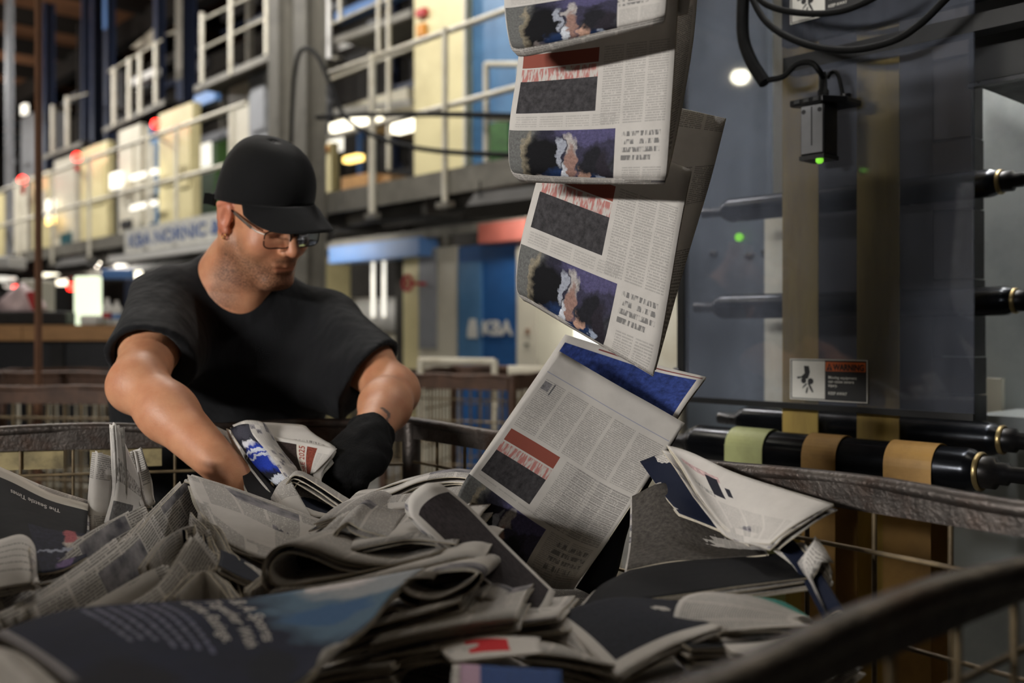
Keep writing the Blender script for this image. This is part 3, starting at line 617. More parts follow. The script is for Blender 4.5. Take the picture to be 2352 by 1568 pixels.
onbench('paper_stack', 182, 222, 724, 5.6, .1, MT['plastic_w'], 'small white paper stack below the glowing panel', 'paper')
onbench('carton', 44, 94, 642, 6.1, .2, MT['plate_w'], 'pale carton behind the pink bag', 'carton')
for k, (px, h) in enumerate(((246, 684), (268, 690))):
    c = at(px, 750, 5.75); zz = at(px, h, 5.75).z; H = zz - zt
    t = thing('spray_bottle', (c.x, c.y, zt), ['white bottle with red label at the end of the bench', 'grey white bottle at the end of the bench, nearest the worker'][k], 'bottle')
    MB().rev((c.x, c.y, zt), EZ, [(0, .024), (.005, .028), (H * .7, .028), (H * .85, .012), (H, .012)], 16).build('bottle_body', MT['plastic_w'], t)
    MB().rev((c.x, c.y, zt + H * .25), EZ, [(0, .0285), (H * .2, .0285)], 16).build('bottle_label', MT['red'] if k == 0 else MT['sky'], t)
for k, (a, b, c, d, Y, m, lab) in enumerate(((98, 130, 622, 637, 8, 'lamp', 'wide ceiling work lamp over the bench'), (128, 150, 630, 655, 9, 'lamp', 'round bright work lamp over the bench'),
        (8, 34, 636, 660, 9, 'lampw', 'bright lamp over the pink bag'), (294, 322, 618, 648, 7.5, 'lamp', 'square bright lamp left of the shoulder'),
        (-8, 14, 628, 646, 9, 'lampw', 'bright lamp at the left picture edge'), (154, 166, 650, 666, 7, 'ledr', 'small red lamp beside the glowing panel'),
        (28, 40, 656, 666, 7, 'ledr', 'small red lamp above the pale carton'), (20, 42, 588, 612, 8, 'lamp', 'lamp at the end of the white duct'), (-5, 8, 692, 712, 7, 'lamp', 'low bright lamp at the left picture edge'),
        (192, 206, 606, 616, 9, 'lampw', 'tiny ceiling lamp under the deck'), (262, 290, 606, 622, 8.5, 'lampw', 'pale lamp beside the light blue pipe'))):
    n_ = .45; Y = pY(-X((a + b) / 2, n_), n_); A, Bq = at(a, d, Y), at(b, c, Y); t = thing('work_lamp', ((A.x + Bq.x) / 2, Y, A.z), lab, 'lamp')
    MB().box((A.x, Y, A.z), (Bq.x, Y + .08, Bq.z)).build('diffuser', MT[m], t, bevel=.02)
    MB().tube([((A.x + Bq.x) / 2, Y + .09, Bq.z - .01), ((A.x + Bq.x) / 2, Y + .09, ZD - .05)], .012, 6).build('hanger', MT['beam'], t)
flat('air_duct', -60, 20, 588, 614, 8, .3, MT['plastic_w'], 'white duct under the deck at the far left', 'duct')
flat('pipe', 232, 300, 618, 640, 8.2, .1, MT['sky'], 'light blue pipe under the deck left of the shoulder', 'pipe')
flat('machine_support', 284, 325, 640, 860, 7.2, .3, MT['navy'], 'dark blue machine support just left of the shoulder', 'support')

pl_ = thing('pendant_lamp', (-4.5, 1.47, 2.92), 'small glowing pendant lamp hanging left of the cart', 'lamp')
MB().rev((-4.5, 1.47, 2.92), EZ, [(0, .02), (.02, .05), (.05, .055), (.08, .03)], 16).build('bulb', MT['bulb'], pl_); MB().rev((-4.5, 1.47, 2.99), EZ, [(0, .07), (.03, .05), (.09, .02)], 16).build('lamp_cap', MT['beam'], pl_)
MB().tube([(-4.5, 1.47, 3.05), (-4.5, 1.47, 8.6)], .006, 6).build('cord', MT['beam'], pl_)
# unseen cabinet added between key light and cart to shade the heap
swc = thing('shade_cabinet', (-1.24, .25, 0), 'grey cabinet added left of the cart to shade the heap from the key light', 'cabinet')
ex, ey = Vector((-.62, .78, 0)).normalized(), Vector((.78, .62, 0)).normalized(); cc = Vector((-1.24, .25, 0))
def sw(x, n, z): return cc + ex * x + ey * n + EZ * z
MB().fbox(sw, -.75, .30, -.15, .15, .06, 1.30).build('body', MT['grey'], swc, bevel=.008); MB().fbox(sw, -.73, .28, -.13, .13, 0, .06).build('plinth', MT['beam'], swc)
for x in (-.485, .035):
    dd = MB().fbox(sw, x - .25, x + .25, .15, .165, .1, 1.26).build('door', MT['grey'], swc, bevel=.004); MB().fbox(sw, x - .02, x + .02, .165, .19, .72, .86).build('handle', MT['beam'], dd)
# cables slung across the bay
def cable(pts, r, mat, label, name='cable', cat='cable'):
    return tag(MB().tube(smooth_line(pts, 10), r, 8).build(name, mat), label, cat)
cable([PPT(668, 330, -.7), PPT(676, 180, -.7), PPT(692, 116, -.7), PPT(726, 124, -.7), PPT(758, 190, -.7), PPT(796, 272, -.7), PPT(880, 320, -.7), PPT(1000, 346, -.7), PPT(1180, 356, -.7), PPT(1330, 358, -.7)], .016, MT['black'], 'black cable looping off the grey column and sagging to the right')
cable([PPT(728, 270, -.6), PPT(860, 263, -.6), PPT(1000, 262, -.6), PPT(1180, 266, -.6), PPT(1330, 270, -.6)], .018, MT['black'], 'straight black cable stretched across the railing')

# ------------------------------------------------------------------ wire carts
def cart(corners, zr, zb, label, rim_h, rim_mat, wire_mat, step_v, step_h, wr=.003, each=False, strip=None, skip=(), name='wire_cart'):
    cs = [Vector((x, y, 0)) for x, y in corners]; c = sum(cs, Vector()) / 4
    t = thing(name, (c.x, c.y, 0), label, 'cart'); rim_hs = rim_h if isinstance(rim_h, tuple) else (rim_h,) * 4
    for i in range(4):
        if i in skip: continue
        a, b = cs[i], cs[(i + 1) % 4]; d = (b - a).normalized(); o = Vector((d.y, -d.x, 0)); L = (b - a).length
        # angle-iron rim: an upright band, a rolled lip and a lower strip
        rim_h = rim_hs[i]
        rim = MB().beam(a + EZ * (zr - rim_h / 2), b + EZ * (zr - rim_h / 2), .012, rim_h).build('rim_band', rim_mat, t)
        MB().tube(smooth_line([a + EZ * zr + d * (L * k / 10) + o * (.004 * math.sin(k * 2.3)) + EZ * (.003 * math.sin(k * 1.7 + i)) for k in range(11)], 3), .0125 if i == 2 else .0095, 8).build('rim_lip', rim_mat, t)
        MB().beam(a + EZ * (zb + .02), b + EZ * (zb + .02), .03, .04).build('base_rail', rim_mat, t)
        MB().tube([a + EZ * zb, a + EZ * zr], .018, 8).build('corner_post', rim_mat, t)
        nv = int(L / step_v); pm = MB()
        for k in range(1, nv):
            p = a + d * (L * k / nv); w = MB() if each else pm
            w.tube([p + EZ * zb, p + EZ * (zr - rim_h * .8)], wr, 6)
            if each: w.build('vertical_wire', wire_mat, t)
        nh = int((zr - zb - rim_h) / step_h)
        for k in range(nh):
            z = zr - rim_h - step_h * (k + .45); w = MB() if each else pm
            w.tube([a + o * wr * 1.6 + EZ * z, b + o * wr * 1.6 + EZ * z], wr, 6)
            if each: w.build('horizontal_wire', wire_mat, t)
        if not each: pm.build('wire_mesh', wire_mat, t)
        if strip and i in strip:
            for k in range(int(L / .17)):
                p = a + d * (.05 + .17 * k); q = a + d * (.05 + .17 * k + .125)
                MB().beam(p + EZ * (zr - rim_h - .018) - o * .003, q + EZ * (zr - rim_h - .018) - o * .003, .004, .034).build('strip_plate', MT['strip'], t)
    fl = MB().prism([cs[0] + EZ * zb, cs[1] + EZ * zb, cs[2] + EZ * zb, cs[3] + EZ * zb], EZ * .02).build('floor_pan', rim_mat, t)
    for p in cs:
        q = p + (c - p).normalized() * .08; q.z = 0
        fk = MB().tube([q + EZ * .06, q + EZ * zb], .015, 8).build('caster', MT['shaft'], t)
        MB().rev(q + Vector((-.02, 0, .06)), (1, 0, 0), [(0, .05), (.0, .06), (.04, .06), (.04, .05)], 16).build('wheel', MT['black'], fk)
    return t
RIM = .99
CA, CB, CC, CD = (-1.32, 1.70), (-.198, 1.96), (.588, .933), (-.39, .08)
cart([CA, CB, CC, CD], RIM, .16, 'big rusty wire cart full of newspapers in the foreground', (.036, .030, .022, .04), MT['rust'], MT['wire'], .088, .1, .003, True, strip=(0,))
cart([(-2.4, 3.35), (-1.15, 3.18), (-1.0, 4.1), (-2.2, 4.3)], .985, .16, 'empty brown wire cart behind the worker at the left', .05, MT['rust2'], MT['wire'], .06, .1, .004)
cart([(-.55, 4.25), (.0, 4.0), (.35, 4.9), (-.3, 5.1)], .985, .16, 'empty brown wire cart behind the worker at the right', .055, MT['rust2'], MT['wire'], .045, .09, .004)
cart([(-2.75, 5.0), (-1.8, 4.75), (-1.7, 5.3), (-2.6, 5.4)], .96, .16, 'far grey wire cart before the bench', .05, MT['rust2'], MT['rail'], .1, .2, .005)
def handle(pts, Y, label):
    return tag(MB().tube(smooth_line([at(a, b, Y) for a, b in pts], 5), .013, 8).build('tube_handle', MT['rail']), label, 'handle')
t = thing('trolley_frame', at(1050, 860, 4.3).xy.to_3d(), 'white tube trolley frame behind the right empty cart', 'trolley')
MB().tube([at(962, 828, 4.5), at(1136, 830, 4.5)], .016, 8).build('top_tube', MT['rail'], t); MB().tube([at(1136, 826, 4.5), (at(1136, 0, 4.5).x, 4.5, 0)], .016, 8).build('leg', MT['rail'], t); MB().tube([at(966, 826, 4.5), (at(966, 0, 4.5).x, 4.5, 0)], .016, 8).build('leg', MT['rail'], t)
t = thing('trolley_frame', at(1230, 860, 4.6).xy.to_3d(), 'white tube frame just left of the bounced newspaper', 'trolley')
MB().tube([at(1166, 852, 4.6), at(1420, 852, 4.6)], .026, 8).build('top_tube', MT['rail'], t); MB().tube([at(1178, 852, 4.6), (at(1178, 0, 4.6).x, 4.6, 0)], .022, 8).build('leg', MT['rail'], t); MB().tube([at(1416, 852, 4.6), (at(1416, 0, 4.6).x, 4.6, 0)], .022, 8).build('leg', MT['rail'], t)
# ------------------------------------------------------------------ delivery machine at the right
def mr(x, n, z): return mw(x, n, z)
def MPT(px, py, n): t = mt(px, n); return mw(t, n, mz(py, t, n))
def MBX(px0, px1, py0, py1, n, d, mb=None):
    a, b = mt(px0, n), mt(px1, n); m = (a + b) / 2
    return (mb or MB()).fbox(mr, a, b, n, n + d, mz(py1, m, n), mz(py0, m, n))
dm = thing('delivery_machine', mw(.4, .5, 0), 'dark newspaper delivery machine with rollers and ochre tapes at the right', 'machine')
def roller(px0, px1, n, z, r, shaft_l, shaft_r, mat, nm='roller', collar=True):
    a, b = mt(px0, n), mt(px1, n); L = b - a
    o = MB().rev(mw(a, n, z), E1, [(0, r * .78), (.012, r * .96), (.02, r), (L - .02, r), (L - .012, r * .96), (L, r * .8)], 36).build(nm, mat, dm)
    MB().rev(mw(a - shaft_l, n, z), E1, [(0, r * .42), (shaft_l * .9, r * .42), (shaft_l * .92, r * .7), (shaft_l + .004, r * .7)], 20).build('shaft', MT['shaft'], dm)
    MB().rev(mw(b - .004, n, z), E1, [(0, r * .72), (.03, r * .72), (.034, r * .5), (.05, r * .5), (.054, r * .36), (shaft_r, r * .36)], 20).build('shaft', MT['blk_metal'], dm)
    if collar: MB().rev(mw(b - .001, n, z), E1, [(0, r * .86), (.005, r * .88), (.008, r * .8)], 28).build('collar', MT['brass'], dm)
    return o
NF, ZF, RF = -.06, .932, .0385
roller(1592, 2250, NF, ZF, RF, .12, .4, MT['steel'], 'front_roller')
NR, ZR, RR = .10, .972, .031
roller(1704, 2300, NR, ZR, RR, .06, .4, MT['steel'], 'rear_roller')
roller(1668, 2296, .28, 1.468, .029, .07, .4, MT['steel'], 'upper_roller')
roller(1650, 2330, .28, 1.23, .030, .07, .4, MT['steel'], 'middle_roller')
def tape_over(px0, px1, mat):                                              # a tape laid over the front roller and hanging down behind it
    a, b = mt(px0, NF - RF), mt(px1, NF - RF); prof = []
    r0 = RF + .0015
    for ang in np.linspace(180, 0, 19): prof.append((NF + r0 * math.cos(math.radians(ang)), ZF + r0 * math.sin(math.radians(ang))))
    prof = [(NF - r0, .25)] + prof + [(NF + r0, .25)]; V = []; Fs = []
    for n, z in prof: V += [mw(a, n, z), mw(b, n, z)]
    k = len(V)
    for n, z in prof:
        dn, dz = n - NF, (z - ZF if z > ZF else 0); q = math.hypot(dn, dz) or 1
        V += [mw(a, n + dn / q * .002, z + dz / q * .002), mw(b, n + dn / q * .002, z + dz / q * .002)]
    for i in range(len(prof) - 1):
        j = 2 * i; Fs += [(j, j + 1, j + 3, j + 2), (k + j, k + j + 2, k + j + 3, k + j + 1), (j, j + 2, k + j + 2, k + j), (j + 1, k + j + 1, k + j + 3, j + 3)]
    MB().add(V, Fs, 0, False).build('tape', mat, dm)
tape_over(1666, 1752, MT['tape2']); tape_over(1842, 1920, MT['tape3']); tape_over(2030, 2140, MT['tape3'])
for px0, px1 in ((1797, 1878), (1968, 2065)):                               # upright tapes behind the guard
    a, b = mt(px0, .05), mt(px1, .05); MB().fbox(mr, a, b, .05, .053, .3, 2.6).build('tape', MT['tape'], dm)
MBX(2066, 2142, -700, 972, .36, .05).build('dark_upright', MT['plate_k'], dm)
for k, (y0, y1) in enumerate(((-300, 130), (133, 318), (321, 480), (483, 640), (643, 723), (726, 818), (821, 905), (908, 966))):
    MBX(2143, 2229 + k * 1.5, y0, y1, .36 + .004 * (k % 2), .06).build('slat', MT['slat'], dm)
MBX(2225, 2700, -600, 150, .1, .3).build('head_beam', MT['frame'], dm)
MBX(2222, 2700, 152, 162, .095, .02).build('edge_trim', MT['shaft'], dm)
MBX(1796, 2700, -600, 14, .02, .02).build('head_plate', MT['plate_k'], dm)
MBX(1798, 2500, 62, 100, .0, .04).build('channel_rail', MT['frame'], dm)
a, b = mt(1500, 1.0), mt(2700, .75)
MB().fbox(mr, mt(2090, .75), mt(2800, .75), .75, .78, .1, 2.8).build('back_plate', MT['plate'], dm)
MB().fbox(mr, mt(1578, .7), mt(1762, .7), .7, .73, .1, 2.8).build('back_plate', MT['plate_b'], dm)
MB().fbox(mr, mt(1762, .95), mt(2090, .95), .95, .98, .1, 2.8).build('back_plate', MT['plate_w'], dm)
MBX(1800, 2090, -600, 960, .6, .02).build('inner_plate', MT['plate_k'], dm)
MBX(1756, 1800, 480, 935, .66, .02).build('white_panel', MT['plate_w'], dm)
MBX(2232, 2300, 868, 965, .7, .02).build('notice_plate', MT['plate_w'], dm)
MB().beam(MPT(2260, 175, .7), MPT(2420, 262, .7), .01, .018).build('orange_rod', MT['tape3'], dm)
MBX(2236, 2600, 962, 1000, .5, .25).build('ledge', MT['plate'], dm)
for x in (mt(2700, .78),): MB().fbox(mr, x, x + .08, .3, .9, 0, 2.8).build('side_frame', MT['frame'], dm)
for px, py in ((1640, 583), (1722, 588), (1760, 582)): MB().rev(MPT(px, py, .69), -E2, [(0, .012), (.012, .012), (.016, .006)], 12).build('bolt', MT['shaft'], dm)
MB().rev(MPT(1700, 545, .69), -E2, [(0, .012), (.01, .012)], 12).build('green_led_reflection', MT['ledg'], dm)  # LED reflection given as a small glowing disc
# clear guard door in front of the tapes
gp = thing('guard_panel', mw(.3, 0, 1.02), 'large dusty clear guard sheet in front of the tapes', 'guard panel')
a, b = mt(1572, 0), mt(2236, 0)
MB().fbox(mr, a, b, 0, .006, 1.022, 2.5).build('clear_sheet', MT['guard'], gp)
MB().fbox(mr, a - .016, a + .002, -.006, .014, 1.016, 2.5).build('edge_strip', MT['frame'], gp)
MB().fbox(mr, a, b, -.002, .008, 1.012, 1.024).build('bottom_strip', MT['frame'], gp)
MB().rev(mw(a - .012, -.01, 1.08), -E2, [(0, .009), (.008, .009), (.012, .004)], 12).build('latch_screw', MT['shaft'], gp)
# warning signs
def warning(px0, px1, y0, y1, n, label, words=True):
    x0, x1 = mt(px0, n), mt(px1, n); zt, zb = mz(y0, x0, n), mz(y1, x0, n); W, H = x1 - x0, zt - zb
    t = thing('warning_sign', mw((x0 + x1) / 2, n, zb), label, 'sign')
    def q(a, b, d=0): return mw(x0 + W * a, n - d, zt - H * b)
    def pl(pts, d, nm, m): MB().prism([q(a, b, d) for a, b in pts][::-1], E2 * .0004).build(nm, m, t)
    def rect(a0, b0, a1, b1, d, nm, m): pl([(a0, b0), (a1, b0), (a1, b1), (a0, b1)], d, nm, m)
    MB().prism([q(0, 0), q(0, 1), q(1, 1), q(1, 0)], E2 * .002).build('plate', MT['signk'], t)
    for r in ((0, 0, 1, .022), (0, .978, 1, 1), (0, 0, .011, 1), (.989, 0, 1, 1)): rect(*r, .0006, 'silver_border', MT['signw'])
    rect(.026, .045, .465, .955, .0006, 'white_field', MT['signw'])
    rect(.475, .06, .975, .28, .0006, 'orange_header', MT['signo'])
    pl([(.19, .17), (.255, .17), (.27, .31), (.262, .38), (.243, .48), (.2, .49), (.16, .465), (.105, .49), (.096, .44), (.155, .43), (.2, .35)], .0012, 'arm_symbol', MT['signk'])
    for ca, cb, r in ((.187, .53, .034), (.279, .54, .038)):
        pl([(ca + r * math.cos(k * .5236), cb + r * W / H * math.sin(k * .5236)) for k in range(12)], .0012, 'roller_symbol', MT['signk'])
    for p in ([(.22, .59), (.232, .62), (.185, .7), (.171, .73), (.175, .68)], [(.236, .68), (.248, .69), (.24, .78), (.226, .85), (.213, .82), (.222, .74)], [(.238, .58), (.26, .58), (.29, .68), (.318, .8), (.3, .81), (.27, .72)]):
        pl(p, .0012, 'finger_symbol', MT['signk'])
    pl([(.485, .265), (.525, .085), (.565, .265)], .0012, 'triangle_symbol', MT['signk'])
    text_plane('!', H * .15, q(.518, .25, .0018), E1, EZ, 'exclamation_mark', MT['signo'], t, .0004)
    text_plane('WARNING', H * .2, q(.575, .25, .0012), E1, EZ, 'lettering', MT['signk'], t, .0006, W * .385)
    for k, s in enumerate(('Moving equipment', 'can cause severe', 'injury.')): text_plane(s, H * .098, q(.51, .46 + .095 * k, .0012), E1, EZ, 'lettering', MT['signw'], t, .0001, None)
    text_plane('KEEP AWAY', H * .1, q(.51, .84, .0012), E1, EZ, 'lettering', MT['signw'], t, .0001, W * .24)
    return t
warning(1815, 1993, 823, 916, -.003, 'orange and black WARNING sign low on the guard sheet')
warning(1815, 1993, -38, 57, -.003, 'partly hidden warning sign at the top of the guard sheet')
# photo sensor on its bracket
ss = thing('photo_sensor', MPT(1885, 362, -.06), 'black box sensor with green light hanging before the guard sheet', 'sensor')
n = -.085; x0, x1 = mt(1838, n), mt(1893, n); xm = (x0 + x1) / 2; zt, zb = mz(240, xm, n), mz(356, xm, n)
MB().fbox(mr, x0, x1, n, n + .05, zb, zt).build('body', MT['blk_metal'], ss, bevel=.003)
MB().fbox(mr, x0 + .003, x1 - .003, n - .0015, n, zb + .004, zt - .002).build('front_plate', std('sensor_face', (128, 128, 130), .5, .1), ss)
MB().fbox(mr, xm - .0012, xm + .0012, n - .0022, n - .001, zb + .018, zt - .004).build('slot', MT['signk'], ss)
for k in (-1, 1): MB().rev(mw(xm + k * .017, n, zt - .012), -E2, [(0, .0045), (.0025, .0045)], 10).build('screw', MT['signk'], ss)
MB().fbox(mr, x0 - .001, x1 + .001, n - .003, n + .052, zb - .008, zb).build('bottom_cap', MT['signk'], ss)
MB().rev(mw(x1 - .012, n + .004, zb - .008), -EZ, [(0, .007), (.006, .007), (.009, .004)], 12).build('green_light', MT['ledg'], ss)
z1 = zt
MB().prism([mw(x0 - .016, n - .012, z1), mw(x1 + .005, n - .014, z1), mw(x1 + .03, n + .03, z1), mw(x1 + .03, n + .085, z1), mw(x0 + .02, n + .085, z1), mw(x0 - .018, n + .0, z1)], EZ * .012).build('bracket_plate', MT['blk_metal'], ss, bevel=.002)
for k in range(3): MB().fbox(mr, x0 - .004 + k * .02, x0 + .008 + k * .02, n - .0155, n - .011, z1 + .003, z1 + .01).build('bracket_slot', MT['signk'], ss)
MB().rev(mw(xm + .014, n + .016, z1 + .012), EZ, [(0, .011), (.014, .011), (.018, .008), (.04, .007), (.05, .005)], 14).build('cable_gland', MT['black'], ss)
MB().rev(mw(x1 + .016, n + .05, z1 + .01), EZ, [(0, .012), (.01, .012)], 6).build('bracket_bolt', MT['blk_metal'], ss)
NC = -.1
cable([mw(xm + .014, n + .016, z1 + .05), MPT(1880, 160, NC), MPT(1862, 144, NC), MPT(1830, 148, NC), MPT(1800, 175, NC), MPT(1765, 184, NC)], .0055, MT['black'], 'thin black lead from the sensor to the hose end')
tag(MB().tube(smooth_line([MPT(1712, -60, NC), MPT(1706, 20, NC), MPT(1708, 90, NC), MPT(1728, 145, NC), MPT(1757, 190, NC)], 10), .0125, 14).build('cable_hose', MT['black']), 'thick black cable hose hanging at the top of the guard', 'hose')
cable([MPT(1715, -30, NC), MPT(1760, 50, NC), MPT(1840, 98, NC), MPT(1940, 115, NC), MPT(2040, 98, NC), MPT(2110, 58, NC), MPT(2180, -10, NC)], .0068, MT['black'], 'black cable sagging in a wide loop over the guard')
cable([MPT(1716, -40, NC - .02), MPT(1760, 10, NC - .02), MPT(1840, 30, NC - .02), MPT(1930, 26, NC - .02), MPT(2010, -6, NC - .02), MPT(2060, -40, NC - .02)], .0062, MT['black'], 'shorter black cable crossing the upper warning sign')
cable([mw(x1 + .012, n + .05, z1 + .01), MPT(1925, 172, -.04), MPT(1910, 166, -.04), MPT(1900, 180, -.04)], .004, MT['black'], 'small black cable loop behind the sensor')
# ------------------------------------------------------------------ newspapers
class Patch:
    def __init__(s, rows, sgn=None):
        s.C = np.array([[tuple(p) for p in r] for r in rows], float); s.sgn = 1.
        if sgn: s.sgn = sgn
        else:                                                                # the printed side is the one that shows
            g = np.linspace(.1, .9, 5); U, V = [a.ravel() for a in np.meshgrid(g, g)]; P = s.ev(U, V)
            if (s.nrm(U, V) * (np.array([0, 0, ZC]) - P)).sum() < 0: s.sgn = -1.
    def ev(s, u, v):
        u = np.atleast_1d(u); v = np.atleast_1d(v); Wu, Wv = crw(s.C.shape[1], u), crw(s.C.shape[0], v)
        return np.einsum('pm,mnk,pn->pk', Wv, s.C, Wu)
    def nrm(s, u, v):
        e = 1e-3; a = np.clip(u, e, 1 - e); b = np.clip(v, e, 1 - e)
        du = s.ev(a + e, b) - s.ev(a - e, b); dv = s.ev(a, b + e) - s.ev(a, b - e); n = np.cross(dv, du)
        return s.sgn * n / (np.linalg.norm(n, axis=1, keepdims=True) + 1e-12)
def arcs(p, u0=0.):
    """arc-length tables along the sheet, so that print keeps its proportions on curved leaves"""
    q = np.linspace(0, 1, 65); A = p.ev(q, np.full(65, .5)); B_ = p.ev(np.full(65, .5), q)
    cu = np.concatenate([[0], np.cumsum(np.linalg.norm(np.diff(A, axis=0), axis=1))]); cv = np.concatenate([[0], np.cumsum(np.linalg.norm(np.diff(B_, axis=0), axis=1))])
    z = np.interp(u0, q, cu); return q, cu - z, cv
def sheet(p, name, parent, mats, nu=14, nv=14, th=.0008, off=0., unit=True, jit=0., u0=0.):
    """a thin sheet over patch p; mats = (front, back, edge)"""
    U, V = np.meshgrid(np.linspace(0, 1, nu), np.linspace(0, 1, nv)); u, v = U.ravel(), V.ravel()
    P, Nn = p.ev(u, v), p.nrm(u, v)
    q_, cu, cv = arcs(p, u0); su, sv_ = np.interp(u, q_, cu), np.interp(v, q_, cv)
    if unit: su, sv_ = su / cu[-1], sv_ / cv[-1]
    if jit:
        ph = rng.uniform(0, 6, 4); P = P + Nn * (jit * (np.sin(5 * u + ph[0]) * np.cos(4 * v + ph[1]) + .5 * np.sin(9 * v + ph[2] + 3 * u)))[:, None]
    A, Bq = P + Nn * (off + th / 2), P + Nn * (off - th / 2); m = nu * nv
    O = np.array(parent['_o']); VV = np.vstack([A, Bq]) - O; fs = []; mi = []; uv = np.stack([su, sv_], 1); uv = np.vstack([uv, uv])
    for j in range(nv - 1):
        for i in range(nu - 1):
            a = j * nu + i; fs.append((a, a + nu, a + nu + 1, a + 1)); mi.append(0); fs.append((m + a, m + a + 1, m + a + nu + 1, m + a + nu)); mi.append(1)
    ring = [i for i in range(nu)] + [j * nu + nu - 1 for j in range(1, nv)] + [(nv - 1) * nu + i for i in range(nu - 2, -1, -1)] + [j * nu for j in range(nv - 2, 0, -1)]
    for k in range(len(ring)):
        a, b = ring[k], ring[(k + 1) % len(ring)]; fs.append((a, b, m + b, m + a)); mi.append(2)
    me = bpy.data.meshes.new(name); me.from_pydata(VV.tolist(), [], fs)
    for x in mats: me.materials.append(x)
    me.polygons.foreach_set('material_index', mi); me.polygons.foreach_set('use_smooth', [k < 2 for k in mi])
    ul = me.uv_layers.new(name='UVMap'); li = np.zeros(len(me.loops), int); me.loops.foreach_get('vertex_index', li); ul.data.foreach_set('uv', uv[li].ravel())
    me.update(); o = bpy.data.objects.new(name, me); COL.objects.link(o); o.parent = parent; return o
def on_patch(p, s, u, v, du, dv, size, name, mat, parent, off=.0009, bold=0., width=None):
    """lettering laid on the sheet: starts at (u,v), runs along (du,dv), letters rise along the perpendicular"""
    V, Fc = text_mesh(s, 1., bold); k = (width / V[:, 0].max()) if width else size
    uu = u + V[:, 0] * k * du[0] + V[:, 1] * size * dv[0]; vv = v + V[:, 0] * k * du[1] + V[:, 1] * size * dv[1]
    q_, cu, cv = arcs(p); uu, vv = np.interp(uu, cu / cu[-1], q_), np.interp(vv, cv / cv[-1], q_)
    P = p.ev(uu, vv) + p.nrm(uu, vv) * off; return MB().add(P.tolist(), Fc).build(name, mat, parent)
NB, NW, NL, ED = MT['news_blank'], MT['news'], MT['news_lo'], MT['edge']
def mid(rows):
    A = np.array([[tuple(p) for p in r] for r in rows], float).reshape(-1, 3); m = A.mean(0); return (m[0], m[1], A[:, 2].min())
def paper(rows, label, mats, n=4, gap=.0016, th=.0014, nu=14, nv=14, unit=False, group='newspapers in the cart', name='newspaper', inner=None, jit=.0012, front=1):
    """a newspaper: n leaves; the first shows its print, the rest lie under it"""
    t = thing(name, mid(rows), label, 'newspaper', group); p = Patch(rows)
    for k in range(n):
        mm = mats if k < front else (inner or (NL, NL, ED))
        q = p
        if k:
            D = rng.normal(0, .003, 3); q = Patch(p.C + D * min(1, k) + np.array([rng.normal(0, .0015, p.C.shape[1]) for _ in range(p.C.shape[0])])[:, :, None] * .5, p.sgn)
        sheet(q, 'leaf', t, mm, nu, nv, th, -gap * 1.5 * k, unit, jit if k else 0.)
    return t, p
def G(rows): return [[at(*c) for c in r] for r in rows]

# --- printed matter
PHOTO = lambda v0, v1, u1: [(.0, v0, u1, v1, (50, 50, 56), 'photo')]
def photoblobs(v0, v1, u1, clip):
    h = v1 - v0; f = lambda a, b, ra, rb, c: (u1 * a, v0 + h * b, u1 * ra, h * rb, c, clip)
    return [f(.72, .2, .5, .34, (58, 56, 76)), f(.8, .05, .3, .14, (84, 80, 116)), f(.14, .45, .18, .8, (104, 104, 102)), f(.2, .55, .05, .5, (150, 140, 120)), f(.36, .6, .19, .55, (14, 14, 18)), f(.3, .95, .1, .2, (150, 140, 136)),
            f(.6, .88, .28, .26, (30, 50, 88)), f(.5, .38, .03, .24, (160, 164, 176)), f(.6, .25, .06, .18, (176, 170, 168)), f(.61, .55, .05, .28, (150, 118, 108)), f(.55, .8, .03, .26, (210, 214, 222)), f(.72, .75, .06, .16, (200, 160, 140)), f(.8, .5, .1, .26, (30, 30, 36)), f(.92, .75, .07, .35, (40, 36, 44)), f(.86, .9, .03, .14, (160, 170, 190))]
def backpage(name, r0, r1, d1, p0, p1, bu=.55, pu=.68, extra_text=(), extra_rects=()):
    clip = (.0, p0, pu, p1)
    return pagemat(name, rects=[(.05, r0, bu, r1, (136, 74, 62), 'solid'), (.05, r1 + .008, bu, r1 + (d1 - r1) * .3, (178, 120, 114), 'head'), (.05, r1 + (d1 - r1) * .3, bu, d1, (58, 56, 58), 'photo'),
                               (.72, p0 + .02, .95, p0 + .045, (120, 118, 116), 'head'), (.72, p0 + .06, .95, p0 + .085, (120, 118, 116), 'head'), (.72, p0 + .1, .95, p0 + .125, (120, 118, 116), 'head'), (.72, p0 + .14, .9, p0 + .165, (120, 118, 116), 'head')] + list(extra_rects) + PHOTO(p0, p1, pu),
                   blobs=photoblobs(p0, p1, pu, clip), text=[(.57, r0, .97, p0 - .02, .135, .0135, .3), (.72, p0 + .2, .97, p1, .125, .0135, .3), (.04, d1 + .02, .68, p0 - .02, .16, .0135, .22)] + list(extra_text))
PG_FALL = backpage('page_falling', .235, .315, .585, .685, 1.02)
PG_TOP = backpage('page_falling_top', -.1, -.05, .3, .55, 1.02, pu=.72)
PG_BIG = backpage('page_bounced', .43, .49, .69, .745, 1.1, bu=.44, pu=.62, extra_text=[(.03, .15, .97, .41, .19, .0095, .38), (.47, .43, .97, .72, .26, .0095, .38), (.64, .74, .97, 1.0, .16, .0095, .35)], extra_rects=[(.02, .115, .98, .119, (150, 152, 168), 'solid'), (.05, .16, .11, .205, (120, 118, 120), 'photo'), (.125, .155, .135, .215, (96, 96, 98), 'solid')])

